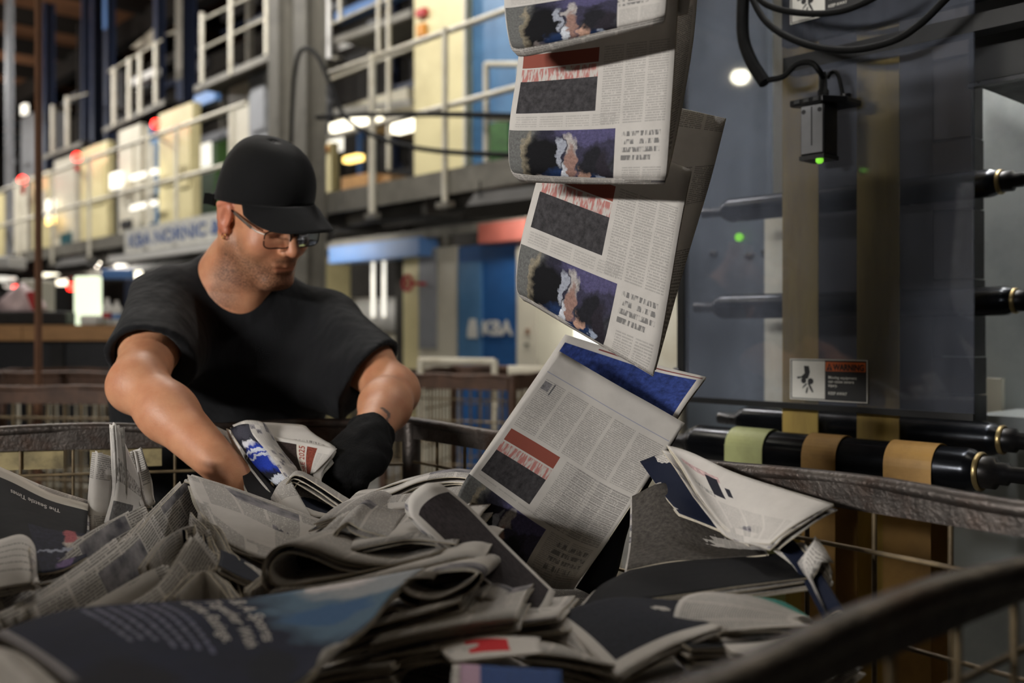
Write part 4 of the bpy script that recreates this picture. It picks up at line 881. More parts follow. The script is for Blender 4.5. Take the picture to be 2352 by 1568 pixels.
# --- the newspapers falling off the tapes
def falling(label, front, back, pg, n=3, dY=0.):
    front = [[(a, b, c + dY) for a, b, c in r] for r in front]; back = [[(a, b, c + dY) for a, b, c in r] for r in back]
    t = thing('newspaper', mid(G(front)), label, 'newspaper', 'newspapers falling off the tapes')
    p = Patch(G(front)); sheet(p, 'front_leaf', t, (pg, NL, ED), 30, 30, .0012, 0, True, 0., .36)
    for k in range(1, n): sheet(Patch(p.C + np.array([.001, .003 * k, -.002 * k])), 'inner_leaf', t, (NL, NL, ED), 20, 16, .001, 0, False)
    q = Patch(G(back)); sheet(q, 'back_leaf', t, (NL, NL, ED), 14, 14, .0012, 0, False); sheet(Patch(q.C + np.array([.0, .004, 0])), 'back_leaf', t, (NL, NW, ED), 14, 14, .0012, 0, False)
    return t, p
# columns: wrap behind the left fold, fold, face ... right edge
falling('uppermost falling newspaper, cut by the top of the picture',
        [[(1215, -120, 1.50), (1172, -118, 1.475), (1200, -120, 1.45), (1340, -140, 1.40), (1545, -165, 1.34)],
         [(1205, -10, 1.50), (1160, -6, 1.475), (1188, -8, 1.45), (1335, -30, 1.40), (1535, -60, 1.34)],
         [(1208, 80, 1.495), (1170, 88, 1.47), (1196, 90, 1.445), (1335, 64, 1.40), (1528, 26, 1.34)],
         [(1214, 106, 1.50), (1186, 114, 1.475), (1212, 118, 1.455), (1340, 88, 1.41), (1522, 42, 1.35)]],
        [[(1240, -120, 1.52), (1400, -140, 1.49), (1590, -165, 1.43)], [(1235, 0, 1.52), (1395, -30, 1.48), (1592, -60, 1.43)], [(1230, 90, 1.53), (1390, 70, 1.50), (1580, 30, 1.44)]], PG_TOP, dY=-.2)
falling('middle falling newspaper with straight hanging front page',
        [[(1230, 30, 1.56), (1196, 32, 1.535), (1222, 36, 1.51), (1380, 10, 1.46), (1558, -20, 1.40)],
         [(1215, 150, 1.56), (1190, 152, 1.535), (1214, 156, 1.51), (1372, 140, 1.46), (1550, 120, 1.40)],
         [(1200, 280, 1.56), (1172, 284, 1.535), (1196, 288, 1.51), (1362, 284, 1.46), (1540, 272, 1.40)],
         [(1206, 372, 1.56), (1172, 376, 1.54), (1196, 380, 1.515), (1358, 386, 1.465), (1532, 384, 1.405)],
         [(1222, 398, 1.57), (1192, 404, 1.55), (1214, 410, 1.53), (1360, 414, 1.48), (1527, 414, 1.415)]],
        [[(1260, 20, 1.60), (1430, 0, 1.55), (1604, -40, 1.48)], [(1240, 200, 1.60), (1420, 190, 1.54), (1590, 110, 1.48)], [(1225, 380, 1.61), (1400, 380, 1.55), (1556, 300, 1.47)], [(1240, 405, 1.60), (1400, 400, 1.54), (1532, 408, 1.45)]], PG_FALL, dY=-.17)
falling('lowest falling newspaper, tilted to the right',
        [[(1300, 260, 1.50), (1272, 262, 1.475), (1296, 272, 1.45), (1440, 330, 1.40), (1588, 390, 1.35)],
         [(1262, 400, 1.50), (1236, 404, 1.475), (1262, 414, 1.45), (1412, 470, 1.40), (1562, 520, 1.35)],
         [(1226, 560, 1.50), (1196, 562, 1.475), (1222, 574, 1.45), (1378, 640, 1.40), (1532, 700, 1.35)],
         [(1222, 650, 1.50), (1188, 656, 1.48), (1210, 668, 1.46), (1356, 742, 1.41), (1512, 810, 1.36)],
         [(1236, 674, 1.51), (1202, 682, 1.49), (1226, 696, 1.475), (1350, 770, 1.425), (1500, 858, 1.37)]],
        [[(1330, 220, 1.54), (1500, 236, 1.50), (1668, 272, 1.45)], [(1300, 400, 1.54), (1460, 440, 1.49), (1630, 420, 1.45)], [(1260, 580, 1.54), (1420, 640, 1.49), (1570, 620, 1.44)], [(1260, 690, 1.53), (1400, 760, 1.47), (1506, 850, 1.40)]], PG_FALL)
# --- the bounced newspaper leaning on the heap
big = thing('newspaper', onz(1250, 1380, .93), 'large open newspaper bounced up from the heap, leaning toward the camera', 'newspaper', 'newspapers in the cart')
pbig = Patch(G([[(1284, 806, 1.470), (1352, 846, 1.470), (1428, 890, 1.460), (1500, 930, 1.450), (1573, 972, 1.440)],
                [(1200, 920, 1.420), (1272, 962, 1.420), (1350, 1010, 1.410), (1425, 1054, 1.400), (1496, 1090, 1.390)],
                [(1128, 1020, 1.380), (1204, 1066, 1.380), (1284, 1116, 1.370), (1360, 1164, 1.360), (1428, 1196, 1.350)],
                [(1072, 1096, 1.330), (1144, 1152, 1.330), (1222, 1210, 1.320), (1302, 1256, 1.310), (1370, 1280, 1.300)],
                [(1048, 1148, 1.300), (1112, 1214, 1.295), (1184, 1274, 1.285), (1268, 1318, 1.275), (1332, 1330, 1.270)],
                [(1060, 1180, 1.320), (1116, 1246, 1.310), (1180, 1296, 1.305), (1260, 1346, 1.295), (1318, 1352, 1.285)]]))
sheet(pbig, 'front_leaf', big, (PG_BIG, NL, ED), 40, 44, .001, 0, True)
sheet(Patch(pbig.C + np.array([.0, .006, -.002])), 'inner_leaf', big, (NL, NL, ED), 20, 24, .001, 0, False)
PG_BLUE = pagemat('page_blue_border', rects=[(.035, .045, .965, 1.0, (40, 56, 112), 'photo'), (.3, .02, .99, .028, (120, 60, 60), 'solid')], text=[])
pb2 = Patch(G([[(1298, 768, 1.530), (1400, 800, 1.540), (1510, 838, 1.530), (1622, 866, 1.500)],
               [(1215, 890, 1.480), (1330, 940, 1.490), (1450, 960, 1.490), (1560, 952, 1.470)],
               [(1150, 985, 1.440), (1260, 1060, 1.450), (1380, 1110, 1.450), (1470, 1110, 1.440)],
               [(1085, 1080, 1.390), (1180, 1150, 1.400), (1290, 1210, 1.400), (1400, 1220, 1.390)]]))
sheet(pb2, 'back_leaf', big, (PG_BLUE, NL, ED), 24, 24, .0016, 0, True); sheet(pb2, 'back_leaf', big, (NL, NL, ED), 20, 20, .001, -.004, False, .001)
# side leaf seen dark from behind at right
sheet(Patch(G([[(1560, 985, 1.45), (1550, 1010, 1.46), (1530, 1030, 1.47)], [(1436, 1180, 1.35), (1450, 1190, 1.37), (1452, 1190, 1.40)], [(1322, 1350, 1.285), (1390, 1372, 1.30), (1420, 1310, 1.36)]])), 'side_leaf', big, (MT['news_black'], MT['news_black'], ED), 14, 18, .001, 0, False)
# folded tube of the same paper, left of it
PG_DK = pagemat('page_dark_photo', rects=[(.06, .09, .74, .95, (46, 40, 42), 'photo')])
paper(G([[(1010, 1110, 1.209), (975, 1112, 1.181), (942, 1140, 1.158), (940, 1178, 1.135), (968, 1212, 1.116)],
         [(1075, 1160, 1.181), (1040, 1180, 1.149), (1008, 1206, 1.125), (1000, 1232, 1.102), (1020, 1254, 1.088)],
         [(1150, 1238, 1.135), (1120, 1262, 1.102), (1090, 1290, 1.079), (1086, 1310, 1.056), (1104, 1326, 1.042)],
         [(1225, 1312, 1.088), (1200, 1340, 1.056), (1176, 1368, 1.032), (1176, 1384, 1.009), (1190, 1398, 0.995)],
         [(1275, 1360, 1.060), (1262, 1396, 1.023), (1244, 1426, 0.995), (1248, 1436, 0.977), (1262, 1446, 0.967)]]), 'half rolled newspaper with dark inner photo left of the bounced one', (PG_DK, NW, ED), 4, .002, nu=22, nv=20, unit=True)
# --- right hand side of the heap
PG_R = pagemat('page_right', rects=[(.08, .22, .42, .30, (176, 150, 148), 'photo'), (.30, .26, .40, .52, (34, 34, 44), 'solid'), (.44, .34, .48, .46, (40, 40, 48), 'solid'), (.1, .5, .3, .56, (140, 138, 134), 'head')], text=[(.08, .6, .95, .95, .2, .012, .3)])
paper(G([[(1530, 1022, 1.36), (1590, 1040, 1.32), (1700, 1090, 1.24), (1915, 1158, 1.12)], [(1560, 1060, 1.30), (1620, 1110, 1.26), (1720, 1150, 1.19), (1860, 1186, 1.10)], [(1600, 1130, 1.24), (1660, 1180, 1.20), (1740, 1206, 1.15), (1810, 1216, 1.09)], [(1650, 1196, 1.19), (1690, 1232, 1.16), (1730, 1246, 1.13), (1768, 1250, 1.09)]]), 'pale newspaper page propped up at the right rim', (PG_R, MT['news_navy'], ED), 4, .0022, nu=20, nv=20, unit=True)
paper(G([[(1470, 1060, 1.40), (1530, 1040, 1.38), (1580, 1050, 1.36)], [(1520, 1130, 1.33), (1580, 1130, 1.31), (1640, 1160, 1.27)], [(1560, 1180, 1.27), (1660, 1220, 1.23), (1720, 1252, 1.20)]]), 'navy backed page folded beside the propped pale page', (MT['news_navy'], NL, ED), 3, .002)
PG_GB = pagemat('page_grey_dark', rects=[(.0, .0, 1, 1, (66, 62, 58), 'photo')])
paper(G([[(1452, 1140, 1.34), (1530, 1110, 1.34), (1620, 1170, 1.30), (1700, 1230, 1.24)], [(1450, 1240, 1.26), (1540, 1220, 1.26), (1640, 1250, 1.22), (1750, 1262, 1.19)], [(1440, 1310, 1.19), (1540, 1290, 1.18), (1650, 1285, 1.16), (1760, 1275, 1.14)]]), 'dull grey photo page lying below the propped pale page', (PG_GB, NL, ED), 4, .002, unit=True)
paper(G([[(1446, 1310, 1.17), (1560, 1290, 1.16), (1700, 1280, 1.15), (1800, 1270, 1.15)], [(1380, 1345, 1.10), (1520, 1330, 1.09), (1720, 1316, 1.09), (1900, 1300, 1.12)], [(1340, 1390, 1.04), (1520, 1372, 1.03), (1720, 1344, 1.04), (1905, 1322, 1.08)]]), 'dark newspaper lying flat with long pale edge at the right', (MT['news_black'], NL, ED), 6, .002)
paper(G([[(1770, 1240, 1.14), (1820, 1240, 1.13), (1850, 1270, 1.10)], [(1830, 1310, 1.09), (1870, 1300, 1.08), (1900, 1340, 1.05)], [(1890, 1420, 1.0), (1930, 1400, .99), (1955, 1430, .97)]]), 'narrow newspaper slipping down along the right rim', (MT['news_navy'], NL, ED), 5, .003)
PG_ROLL = pagemat('page_roll', rects=[(.0, .3, .2, .9, (60, 130, 120), 'photo')], text=[(.15, .05, .95, .9, .22, .02, .5)])
paper(G([[(1700, 1372, 1.00), (1640, 1360, .99), (1570, 1372, .975), (1548, 1412, .955), (1552, 1452, .94), (1580, 1472, .93)],
         [(1790, 1380, 1.00), (1740, 1376, .985), (1690, 1386, .965), (1670, 1412, .945), (1676, 1436, .93), (1700, 1448, .92)],
         [(1872, 1426, .985), (1860, 1420, .975), (1840, 1418, .965), (1834, 1426, .955), (1850, 1432, .95), (1874, 1436, .945)]]), 'rolled over newspaper at the right with pale curled lip', (PG_ROLL, NL, ED), 3, .0025, nu=26, nv=18, unit=True)
paper(G([[(1560, 1440, .93), (1700, 1440, .95), (1860, 1440, .97)], [(1560, 1470, .90), (1700, 1470, .92), (1880, 1452, .95)], [(1590, 1492, .87), (1720, 1486, .90), (1870, 1470, .93)]]), 'newspaper pressed flat under the curled one at the right', (MT['news_black'], NW, ED), 6, .002)
paper(G([[(1660, 1480, .90), (1740, 1476, .90), (1822, 1456, .90)], [(1670, 1492, .88), (1750, 1492, .88), (1832, 1478, .88)], [(1680, 1500, .86), (1760, 1502, .86), (1826, 1490, .865)]]), 'small bright paper corner at the lower right of the heap', (NB, NL, ED), 3, .002)
# dark page with broad white border in the lower middle
PG_V = pagemat('page_white_border', rects=[(.12, .0, 1., .86, (22, 24, 34), 'photo')])
paper(G([[(1262, 1420, .99), (1330, 1392, 1.01), (1420, 1372, 1.03), (1560, 1380, 1.02)], [(1330, 1478, .92), (1400, 1440, .94), (1500, 1410, .96), (1580, 1412, .97)], [(1412, 1560, .85), (1480, 1520, .87), (1560, 1478, .89), (1660, 1440, .91)]]), 'dark page with broad white border in the lower middle', (PG_V, NL, ED), 3, .002, nu=18, nv=18, unit=True)
paper(G([[(1120, 1420, 1.0), (1190, 1398, 1.0), (1280, 1400, .99)], [(1130, 1440, .97), (1220, 1430, .97), (1310, 1450, .94)], [(1200, 1450, .95), (1300, 1480, .92), (1400, 1560, .86)]]), 'crumpled pale newspaper edge left of the white bordered page', (NL, NL, ED), 5, .003)
PG_RED = pagemat('page_red_logo', rects=[(.25, .12, .68, .72, (190, 26, 34), 'solid')])
paper(G([[(1006, 1482, .90), (1110, 1462, .90), (1240, 1470, .885)], [(1020, 1502, .87), (1120, 1488, .87), (1240, 1490, .86)], [(1040, 1522, .845), (1130, 1512, .845), (1250, 1500, .845)]]), 'white newspaper with red block print at the bottom', (PG_RED, NL, ED), 3, .0018, unit=True)
PG_PB = pagemat('page_pink_blue', rects=[(0, 0, .2, 1, (170, 140, 160), 'solid'), (.2, 0, 1, 1, (36, 62, 112), 'photo')])
paper(G([[(1056, 1526, .82), (1150, 1532, .82), (1290, 1540, .81)], [(1056, 1570, .77), (1150, 1575, .77), (1290, 1578, .77)], [(1056, 1640, .71), (1150, 1640, .71), (1290, 1640, .71)]]), 'blue page with pink stripe at the bottom picture edge', (PG_PB, NL, ED), 3, .0018, unit=True)
for k, (x0, y0, x1, y1, Y, lab) in enumerate(((860, 1500, 1290, 1425, .93, 'long newspaper edge running to the lower middle'), (840, 1530, 1000, 1490, .88, 'short newspaper edge left of the red print'), (1200, 1500, 1400, 1530, .86, 'folded newspaper end below the white bordered page'), (700, 1560, 900, 1530, .85, 'newspaper edge at the bottom beside the blue advert'))):
    paper(G([[(x0 + 60, y0 - 60, Y + .16), ((x0 + x1) / 2 + 40, (y0 + y1) / 2 - 60, Y + .17), (x1 + 40, y1 - 50, Y + .16)], [(x0, y0, Y), ((x0 + x1) / 2, (y0 + y1) / 2 - 6, Y + .01), (x1, y1, Y)]]), lab, (NW, NL, ED), 6, .0022, nv=4)
# --- centre: loops and stacks seen on their edges (profiles swept away from the camera)
def swept(pts, sweep, label, n=4, gap=.0022, mats=(NW, NL, ED), nu=40, shrink=.0, inner=None):
    P = [at(*p) for p in pts]; s = Vector(sweep); rows = [[p + s for p in P], [p + s * .5 + EZ * .004 for p in P], P]
    return paper(rows, label, mats, n, gap, nu=nu, nv=6, jit=.0006, inner=inner)
swept([(1010, 1268, 1.06), (885, 1301, 1.03), (730, 1334, 1.0), (637, 1344, .99), (620, 1304, 1.0), (653, 1270, 1.01), (715, 1280, 1.02), (790, 1310, 1.02), (900, 1318, 1.03), (1000, 1292, 1.05)], (.03, .2, -.02), 'newspaper doubled into a wide open loop in the middle of the heap', 3, .0025, (NL, NW, ED))
swept([(1000, 1322, .97), (943, 1328, .965), (906, 1352, .955), (936, 1385, .945), (1002, 1394, .945), (1071, 1364, .95), (1108, 1326, .96), (1080, 1306, .97), (1000, 1312, .98), (930, 1330, .975)], (.02, .16, -.02), 'newspaper bent into a small hexagonal loop', 2, .003, (NL, MT['news_navy'], ED))
swept([(625, 1362, .97), (760, 1352, .98), (920, 1316, 1.0), (1060, 1282, 1.03), (1110, 1290, 1.03)], (.02, .22, -.01), 'flat newspaper layer just below the wide loop', 6)
swept([(740, 1286, 1.06), (820, 1262, 1.07), (900, 1245, 1.08), (955, 1240, 1.09), (1050, 1250, 1.09)], (.02, .2, 0), 'newspaper edge arching behind the wide loop', 3, .0025)
swept([(720, 1204, 1.2), (790, 1188, 1.22), (850, 1224, 1.18), (930, 1222, 1.18), (1010, 1208, 1.2), (1060, 1190, 1.22)], (.02, .2, .0), 'wavy newspaper stack in the middle of the heap', 5)
swept([(735, 1226, 1.13), (800, 1236, 1.13), (900, 1240, 1.12), (1000, 1222, 1.14), (1080, 1226, 1.13)], (.02, .2, .0), 'sagging newspaper stack in front of the wavy one', 5)
swept([(770, 1190, 1.27), (860, 1182, 1.28), (960, 1172, 1.3), (1050, 1160, 1.32)], (.0, .18, .0), 'newspaper layer in front of the dark glove, lower', 5)
swept([(800, 1150, 1.38), (880, 1140, 1.40), (960, 1108, 1.45), (1030, 1096, 1.48), (1090, 1100, 1.47)], (.0, .16, -.01), 'newspaper layer in front of the dark glove, upper', 6, .0022)
swept([(830, 1140, 1.44), (920, 1108, 1.5), (1000, 1094, 1.53), (1040, 1092, 1.53)], (.02, .12, -.01), 'pale newspaper edge right of the dark glove', 4)
swept([(760, 1240, 1.1), (770, 1222, 1.11), (800, 1200, 1.13), (830, 1216, 1.12), (900, 1236, 1.1)], (0, .15, 0), 'crested newspaper fold behind the text page corner', 3)
swept([(840, 1420, .93), (900, 1400, .94), (980, 1410, .93), (1068, 1400, .94), (1064, 1412, .935), (980, 1440, .92), (880, 1470, .91), (730, 1520, .88)], (.02, .16, -.01), 'newspaper folded flat below the hexagonal loop', 4)
swept([(1080, 1388, .97), (1090, 1372, .98), (1120, 1376, .975), (1150, 1390, .965)], (.02, .1, -.01), 'small folded newspaper end right of the hexagonal loop', 3)
swept([(850, 1490, .88), (960, 1462, .89), (1080, 1440, .9), (1190, 1424, .91)], (.02, .16, -.01), 'newspaper edge above the red print', 6)
# arching newspaper with navy inside, in front of the glove
NAVY2 = (MT['news_navy'], NL, ED)
paper(G([[(640, 1140, 1.44), (668, 1092, 1.46), (690, 1082, 1.47), (740, 1108, 1.46), (820, 1156, 1.42), (900, 1180, 1.38), (960, 1186, 1.35)],
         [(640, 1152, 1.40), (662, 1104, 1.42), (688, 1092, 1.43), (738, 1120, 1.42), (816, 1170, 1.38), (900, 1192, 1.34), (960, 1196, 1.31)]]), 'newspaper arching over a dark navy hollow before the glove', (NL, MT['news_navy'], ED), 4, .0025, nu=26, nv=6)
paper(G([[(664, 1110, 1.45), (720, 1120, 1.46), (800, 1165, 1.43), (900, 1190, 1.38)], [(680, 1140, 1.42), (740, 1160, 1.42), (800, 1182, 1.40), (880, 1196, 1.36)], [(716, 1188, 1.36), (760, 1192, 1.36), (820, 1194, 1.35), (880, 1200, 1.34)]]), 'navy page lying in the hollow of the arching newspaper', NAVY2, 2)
paper(G([[(664, 1100, 1.44), (640, 1120, 1.42), (622, 1150, 1.40)], [(700, 1160, 1.37), (670, 1165, 1.36), (640, 1170, 1.35)], [(715, 1196, 1.34), (690, 1200, 1.33), (650, 1200, 1.32)]]), 'small pale flap with print left of the navy hollow', (NW, NL, ED), 3)
# --- left of centre: text page and crested folds
paper(G([[(432, 1094, 1.34), (520, 1120, 1.33), (640, 1166, 1.30), (778, 1216, 1.25)], [(446, 1130, 1.28), (540, 1164, 1.27), (650, 1206, 1.245), (770, 1240, 1.21)], [(470, 1180, 1.22), (560, 1216, 1.205), (650, 1250, 1.18), (750, 1268, 1.15)], [(500, 1236, 1.16), (570, 1272, 1.14), (650, 1294, 1.12), (730, 1300, 1.1)]]), 'newspaper text page sloping across the middle of the heap', (NW, NL, ED), 5, .0022, nu=24, nv=18)
paper(G([[(440, 1090, 1.37), (560, 1128, 1.36), (700, 1180, 1.32), (800, 1218, 1.28)], [(436, 1096, 1.345), (540, 1128, 1.335), (660, 1174, 1.305), (780, 1218, 1.255)]]), 'thick folded top edge behind the text page', (NL, NL, ED), 4, .003, nv=4)
paper(G([[(505, 1262, 1.12), (560, 1286, 1.10), (620, 1322, 1.07)], [(505, 1280, 1.09), (570, 1310, 1.07), (640, 1340, 1.05)], [(500, 1300, 1.06), (560, 1330, 1.04), (630, 1352, 1.02)]]), 'navy corner of a newspaper under the text page', NAVY2, 3)
def upright(top, down, label, n=4, gap=.003, mats=(NW, NL, ED), nu=24):
    P = [at(*p) for p in top]; d = Vector(down)
    return paper([P, [p + d * .5 + Vector((.004, -.004, 0)) for p in P], [p + d for p in P]], label, mats, n, gap, nu=nu, nv=8, jit=.001)
upright([(60, 1436, .98), (194, 1330, 1.08), (330, 1202, 1.22), (432, 1098, 1.36)], (.05, -.01, -.11), 'long newspaper slanting up to the hand, standing on edge', 5, .003)
upright([(0, 1378, 1.02), (116, 1302, 1.1), (233, 1214, 1.2), (330, 1160, 1.28)], (.05, -.02, -.10), 'long slanting newspaper at the left edge of the heap', 5, .003)
upright([(0, 1420, .98), (110, 1362, 1.03), (200, 1300, 1.10), (285, 1235, 1.18)], (.05, -.02, -.09), 'slanting newspaper between the two long ones', 3, .003)
upright([(130, 1426, .95), (233, 1372, 1.0), (320, 1322, 1.05), (374, 1296, 1.08)], (.05, -.02, -.09), 'short slanting newspaper low at the left', 4, .003)
upright([(60, 1400, .99), (180, 1330, 1.06), (300, 1240, 1.16), (350, 1180, 1.24)], (.05, -.02, -.09), 'thin slanting newspaper behind the short one', 3, .003)
upright([(230, 1440, .92), (300, 1388, .97), (380, 1330, 1.02), (452, 1222, 1.10)], (.06, -.01, -.08), 'newspaper with tented top at the left of the crest', 3, .003)
upright([(336, 1300, 1.07), (380, 1240, 1.13), (424, 1216, 1.15), (432, 1240, 1.13), (470, 1226, 1.14)], (.03, -.02, -.10), 'tented dark newspaper in the crested folds', 3, .003, (MT['news_navy'], NL, ED))
upright([(438, 1176, 1.2), (450, 1190, 1.18), (476, 1216, 1.16), (500, 1262, 1.12), (520, 1290, 1.09), (534, 1376, 1.02)], (-.01, -.03, -.12), 'crumpled crest of newspapers in front of the text page', 3, .004)
upright([(466, 1226, 1.13), (474, 1262, 1.11), (490, 1268, 1.1), (480, 1310, 1.07), (496, 1300, 1.08), (520, 1290, 1.08)], (.0, -.02, -.10), 'creased newspaper fold at the crest', 3, .003)
upright([(400, 1370, .98), (440, 1330, 1.02), (470, 1310, 1.04), (500, 1340, 1.01), (530, 1380, .98)], (.0, -.02, -.08), 'low crumpled newspaper behind the blue advert', 4, .004)
upright([(560, 1360, 1.0), (590, 1330, 1.03), (612, 1316, 1.05), (560, 1352, 1.01)], (.0, .0, -.05), 'thin sharp newspaper fold right of the crest', 2, .002)
# --- upright folded papers at the left
PG_UP = pagemat('page_upright', rects=[(.3, .3, .9, .5, (120, 116, 112), 'head'), (.3, .7, .7, .95, (90, 88, 88), 'photo')])
paper(G([[(252, 974, 1.42), (258, 976, 1.40), (270, 982, 1.39), (330, 1120, 1.44)], [(256, 1060, 1.40), (262, 1060, 1.375), (276, 1064, 1.365), (332, 1140, 1.42)], [(258, 1130, 1.37), (262, 1132, 1.35), (276, 1136, 1.34), (334, 1160, 1.40)], [(240, 1200, 1.31), (246, 1202, 1.29), (262, 1206, 1.285), (330, 1200, 1.34)]]), 'tall folded newspaper standing upright at the left', (PG_UP, NL, ED), 4, .003, unit=True)
paper(G([[(300, 1036, 1.46), (312, 1040, 1.45), (330, 1110, 1.46)], [(318, 1110, 1.43), (326, 1112, 1.42), (340, 1140, 1.43)], [(330, 1160, 1.39), (338, 1160, 1.38), (352, 1170, 1.39)]]), 'thin folded newspaper leaning beside the upright one', (NL, NL, ED), 4, .003)
paper(G([[(212, 1038, 1.44), (224, 1040, 1.42), (256, 1048, 1.43)], [(206, 1100, 1.41), (218, 1104, 1.39), (256, 1110, 1.40)], [(196, 1220, 1.33), (212, 1224, 1.31), (250, 1226, 1.32)]]), 'shorter folded newspaper standing left of the upright one', (NL, MT['news_navy'], ED), 4, .004)
paper(G([[(222, 1080, 1.44), (250, 1082, 1.43), (262, 1086, 1.42)], [(216, 1140, 1.41), (246, 1144, 1.40), (262, 1146, 1.39)], [(206, 1216, 1.36), (240, 1220, 1.35), (262, 1222, 1.33)]]), 'navy page inside the shorter upright newspaper', NAVY2, 2)
# front page with the masthead, lying at the left edge
PG_MAST = pagemat('page_masthead', base=(17, 17, 22), rects=[(.0, .0, 1., .12, (186, 180, 170), 'solid'), (.52, .52, 1., 1., (26, 28, 46), 'photo')],
                  blobs=[(.9, .72, .1, .16, (190, 176, 166), (.5, .5, 1, 1)), (.86, .6, .07, .1, (170, 90, 96), (.5, .5, 1, 1)), (.72, .8, .2, .02, (150, 154, 170), (.5, .5, 1, 1)), (.75, .94, .1, .04, (110, 90, 130), (.5, .5, 1, 1))])
tm, pm = paper(G([[(-60, 1046, 1.36), (20, 1082, 1.36), (110, 1130, 1.36), (202, 1158, 1.36)], [(-60, 1140, 1.26), (20, 1160, 1.25), (110, 1192, 1.25), (200, 1210, 1.27)], [(-60, 1240, 1.16), (40, 1246, 1.15), (120, 1254, 1.16), (196, 1250, 1.2)], [(-40, 1330, 1.06), (60, 1322, 1.07), (140, 1310, 1.09), (200, 1280, 1.14)]]), 'black front page with upside down masthead at the left edge', (PG_MAST, NL, ED), 4, .002, nu=24, nv=24, unit=True)
on_patch(pm, 'The Seattle Times', .78, .21, (-1, 0), (0, 1), .07, 'masthead', MT['inkw'], tm, width=.38, bold=.002)
paper(G([[(-50, 1050, 1.38), (30, 1086, 1.385), (110, 1120, 1.39), (205, 1150, 1.40)], [(-60, 1062, 1.37), (20, 1096, 1.37), (110, 1138, 1.37), (196, 1166, 1.37)]]), 'pale folded edge along the black front page', (NL, NL, ED), 3, .003, nv=4)
PG_CURL = pagemat('page_curl', text=[], rects=[(.05, y, .95, y + .035, (120, 114, 108), 'head') for y in (.2, .34, .48, .62, .76)])
paper(G([[(-60, 1262, 1.14), (0, 1240, 1.14), (50, 1228, 1.13), (78, 1252, 1.11), (82, 1300, 1.08)], [(-60, 1320, 1.07), (0, 1305, 1.06), (50, 1300, 1.05), (80, 1310, 1.05), (86, 1330, 1.04)], [(-60, 1360, 1.02), (0, 1352, 1.02), (50, 1344, 1.02), (84, 1340, 1.02), (90, 1344, 1.03)]]), 'pale curled page corner with grey text at the left edge', (PG_CURL, NL, ED), 3, .003, nu=22, nv=14, unit=True)
# --- blue advert sheet in the foreground
PG_AD = pagemat('page_blue_advert', grain=.3, base=(17, 27, 58), rects=[(.0, .0, .035, 1., (150, 146, 150), 'solid')],
                blobs=[(.9, .2, .26, .42, (96, 126, 152), (0, 0, 1, 1)), (.95, .05, .2, .16, (170, 176, 184), (0, 0, 1, 1)), (.82, .0, .06, .07, (220, 214, 216), (0, 0, 1, 1)), (.8, .32, .14, .1, (70, 110, 156), (0, 0, 1, 1)), (.5, 1.0, .6, .07, (10, 16, 34), (0, 0, 1, 1)), (.62, .8, .1, .2, (10, 18, 36), (0, 0, 1, 1)), (.12, .9, .16, .3, (14, 16, 34), (0, 0, 1, 1))])
ta, pa = paper(G([[(-20, 1458, .80), (150, 1402, .86), (350, 1384, .90), (560, 1374, .93), (760, 1345, .96), (975, 1305, 1.0)],
                  [(40, 1490, .76), (200, 1440, .80), (400, 1420, .83), (600, 1420, .86), (760, 1408, .88), (905, 1362, .92)],
                  [(140, 1560, .69), (300, 1520, .72), (460, 1510, .745), (620, 1500, .77), (740, 1490, .79), (840, 1440, .83)],
                  [(240, 1660, .61), (400, 1640, .63), (520, 1620, .65), (640, 1590, .68), (700, 1560, .71), (745, 1505, .76)]]), 'large blue advert sheet with white lettering in the foreground', (PG_AD, NB, ED), 2, .0025, nu=40, nv=26, unit=True)
for k, (s, u, v, w) in enumerate((('& A Sports', .575, .03, .5), ('Together With', .515, .02, .56), ('of the Ratings.', .455, .03, .5))):
    on_patch(pa, s, u, v, (.06, 1), (1, 0), .055, 'headline', MT['inkw'], ta, width=w, bold=.012)
for k in range(8): on_patch(pa, 'small advert text line in the sheet', .40 - .028 * k, .05 + .006 * k, (.06, 1), (1, 0), .02, 'small_print', MT['inkg'], ta, width=.56) if False else None
for k in range(7):                                                          # unreadable fine print: rows of small bars
    mb = MB(); r = random.Random(k); v = .06
    while v < .62 - .02 * k:
        L = r.uniform(.02, .06); uu = .405 - .03 * k + .05 * v; q = [(uu, v), (uu, v + L), (uu + .013, v + L), (uu + .013, v)]
        P = pa.ev(np.array([a for a, b in q]), np.array([b for a, b in q])) + pa.nrm(np.array([a for a, b in q]), np.array([b for a, b in q])) * .0009
        mb.add(P.tolist(), [(0, 1, 2, 3)]); v += L + .012
    mb.build('small_print', MT['inkg'], ta)
paper(G([[(-60, 1478, .745), (40, 1500, .72), (130, 1570, .66), (220, 1680, .59)], [(-80, 1492, .735), (10, 1520, .71), (90, 1590, .65), (180, 1700, .58)], [(-90, 1530, .72), (-20, 1570, .69), (50, 1640, .63), (130, 1740, .56)]]), 'pale rolled edge under the blue advert sheet', (NB, MT['news_black'], ED), 2, .003)
paper(G([[(-80, 1480, .60), (0, 1500, .59), (80, 1568, .56)], [(-80, 1560, .55), (-10, 1600, .54), (60, 1660, .51)]]), 'blurred white paper edge in the bottom left corner', (NB, NB, ED), 2, .003, nv=5)
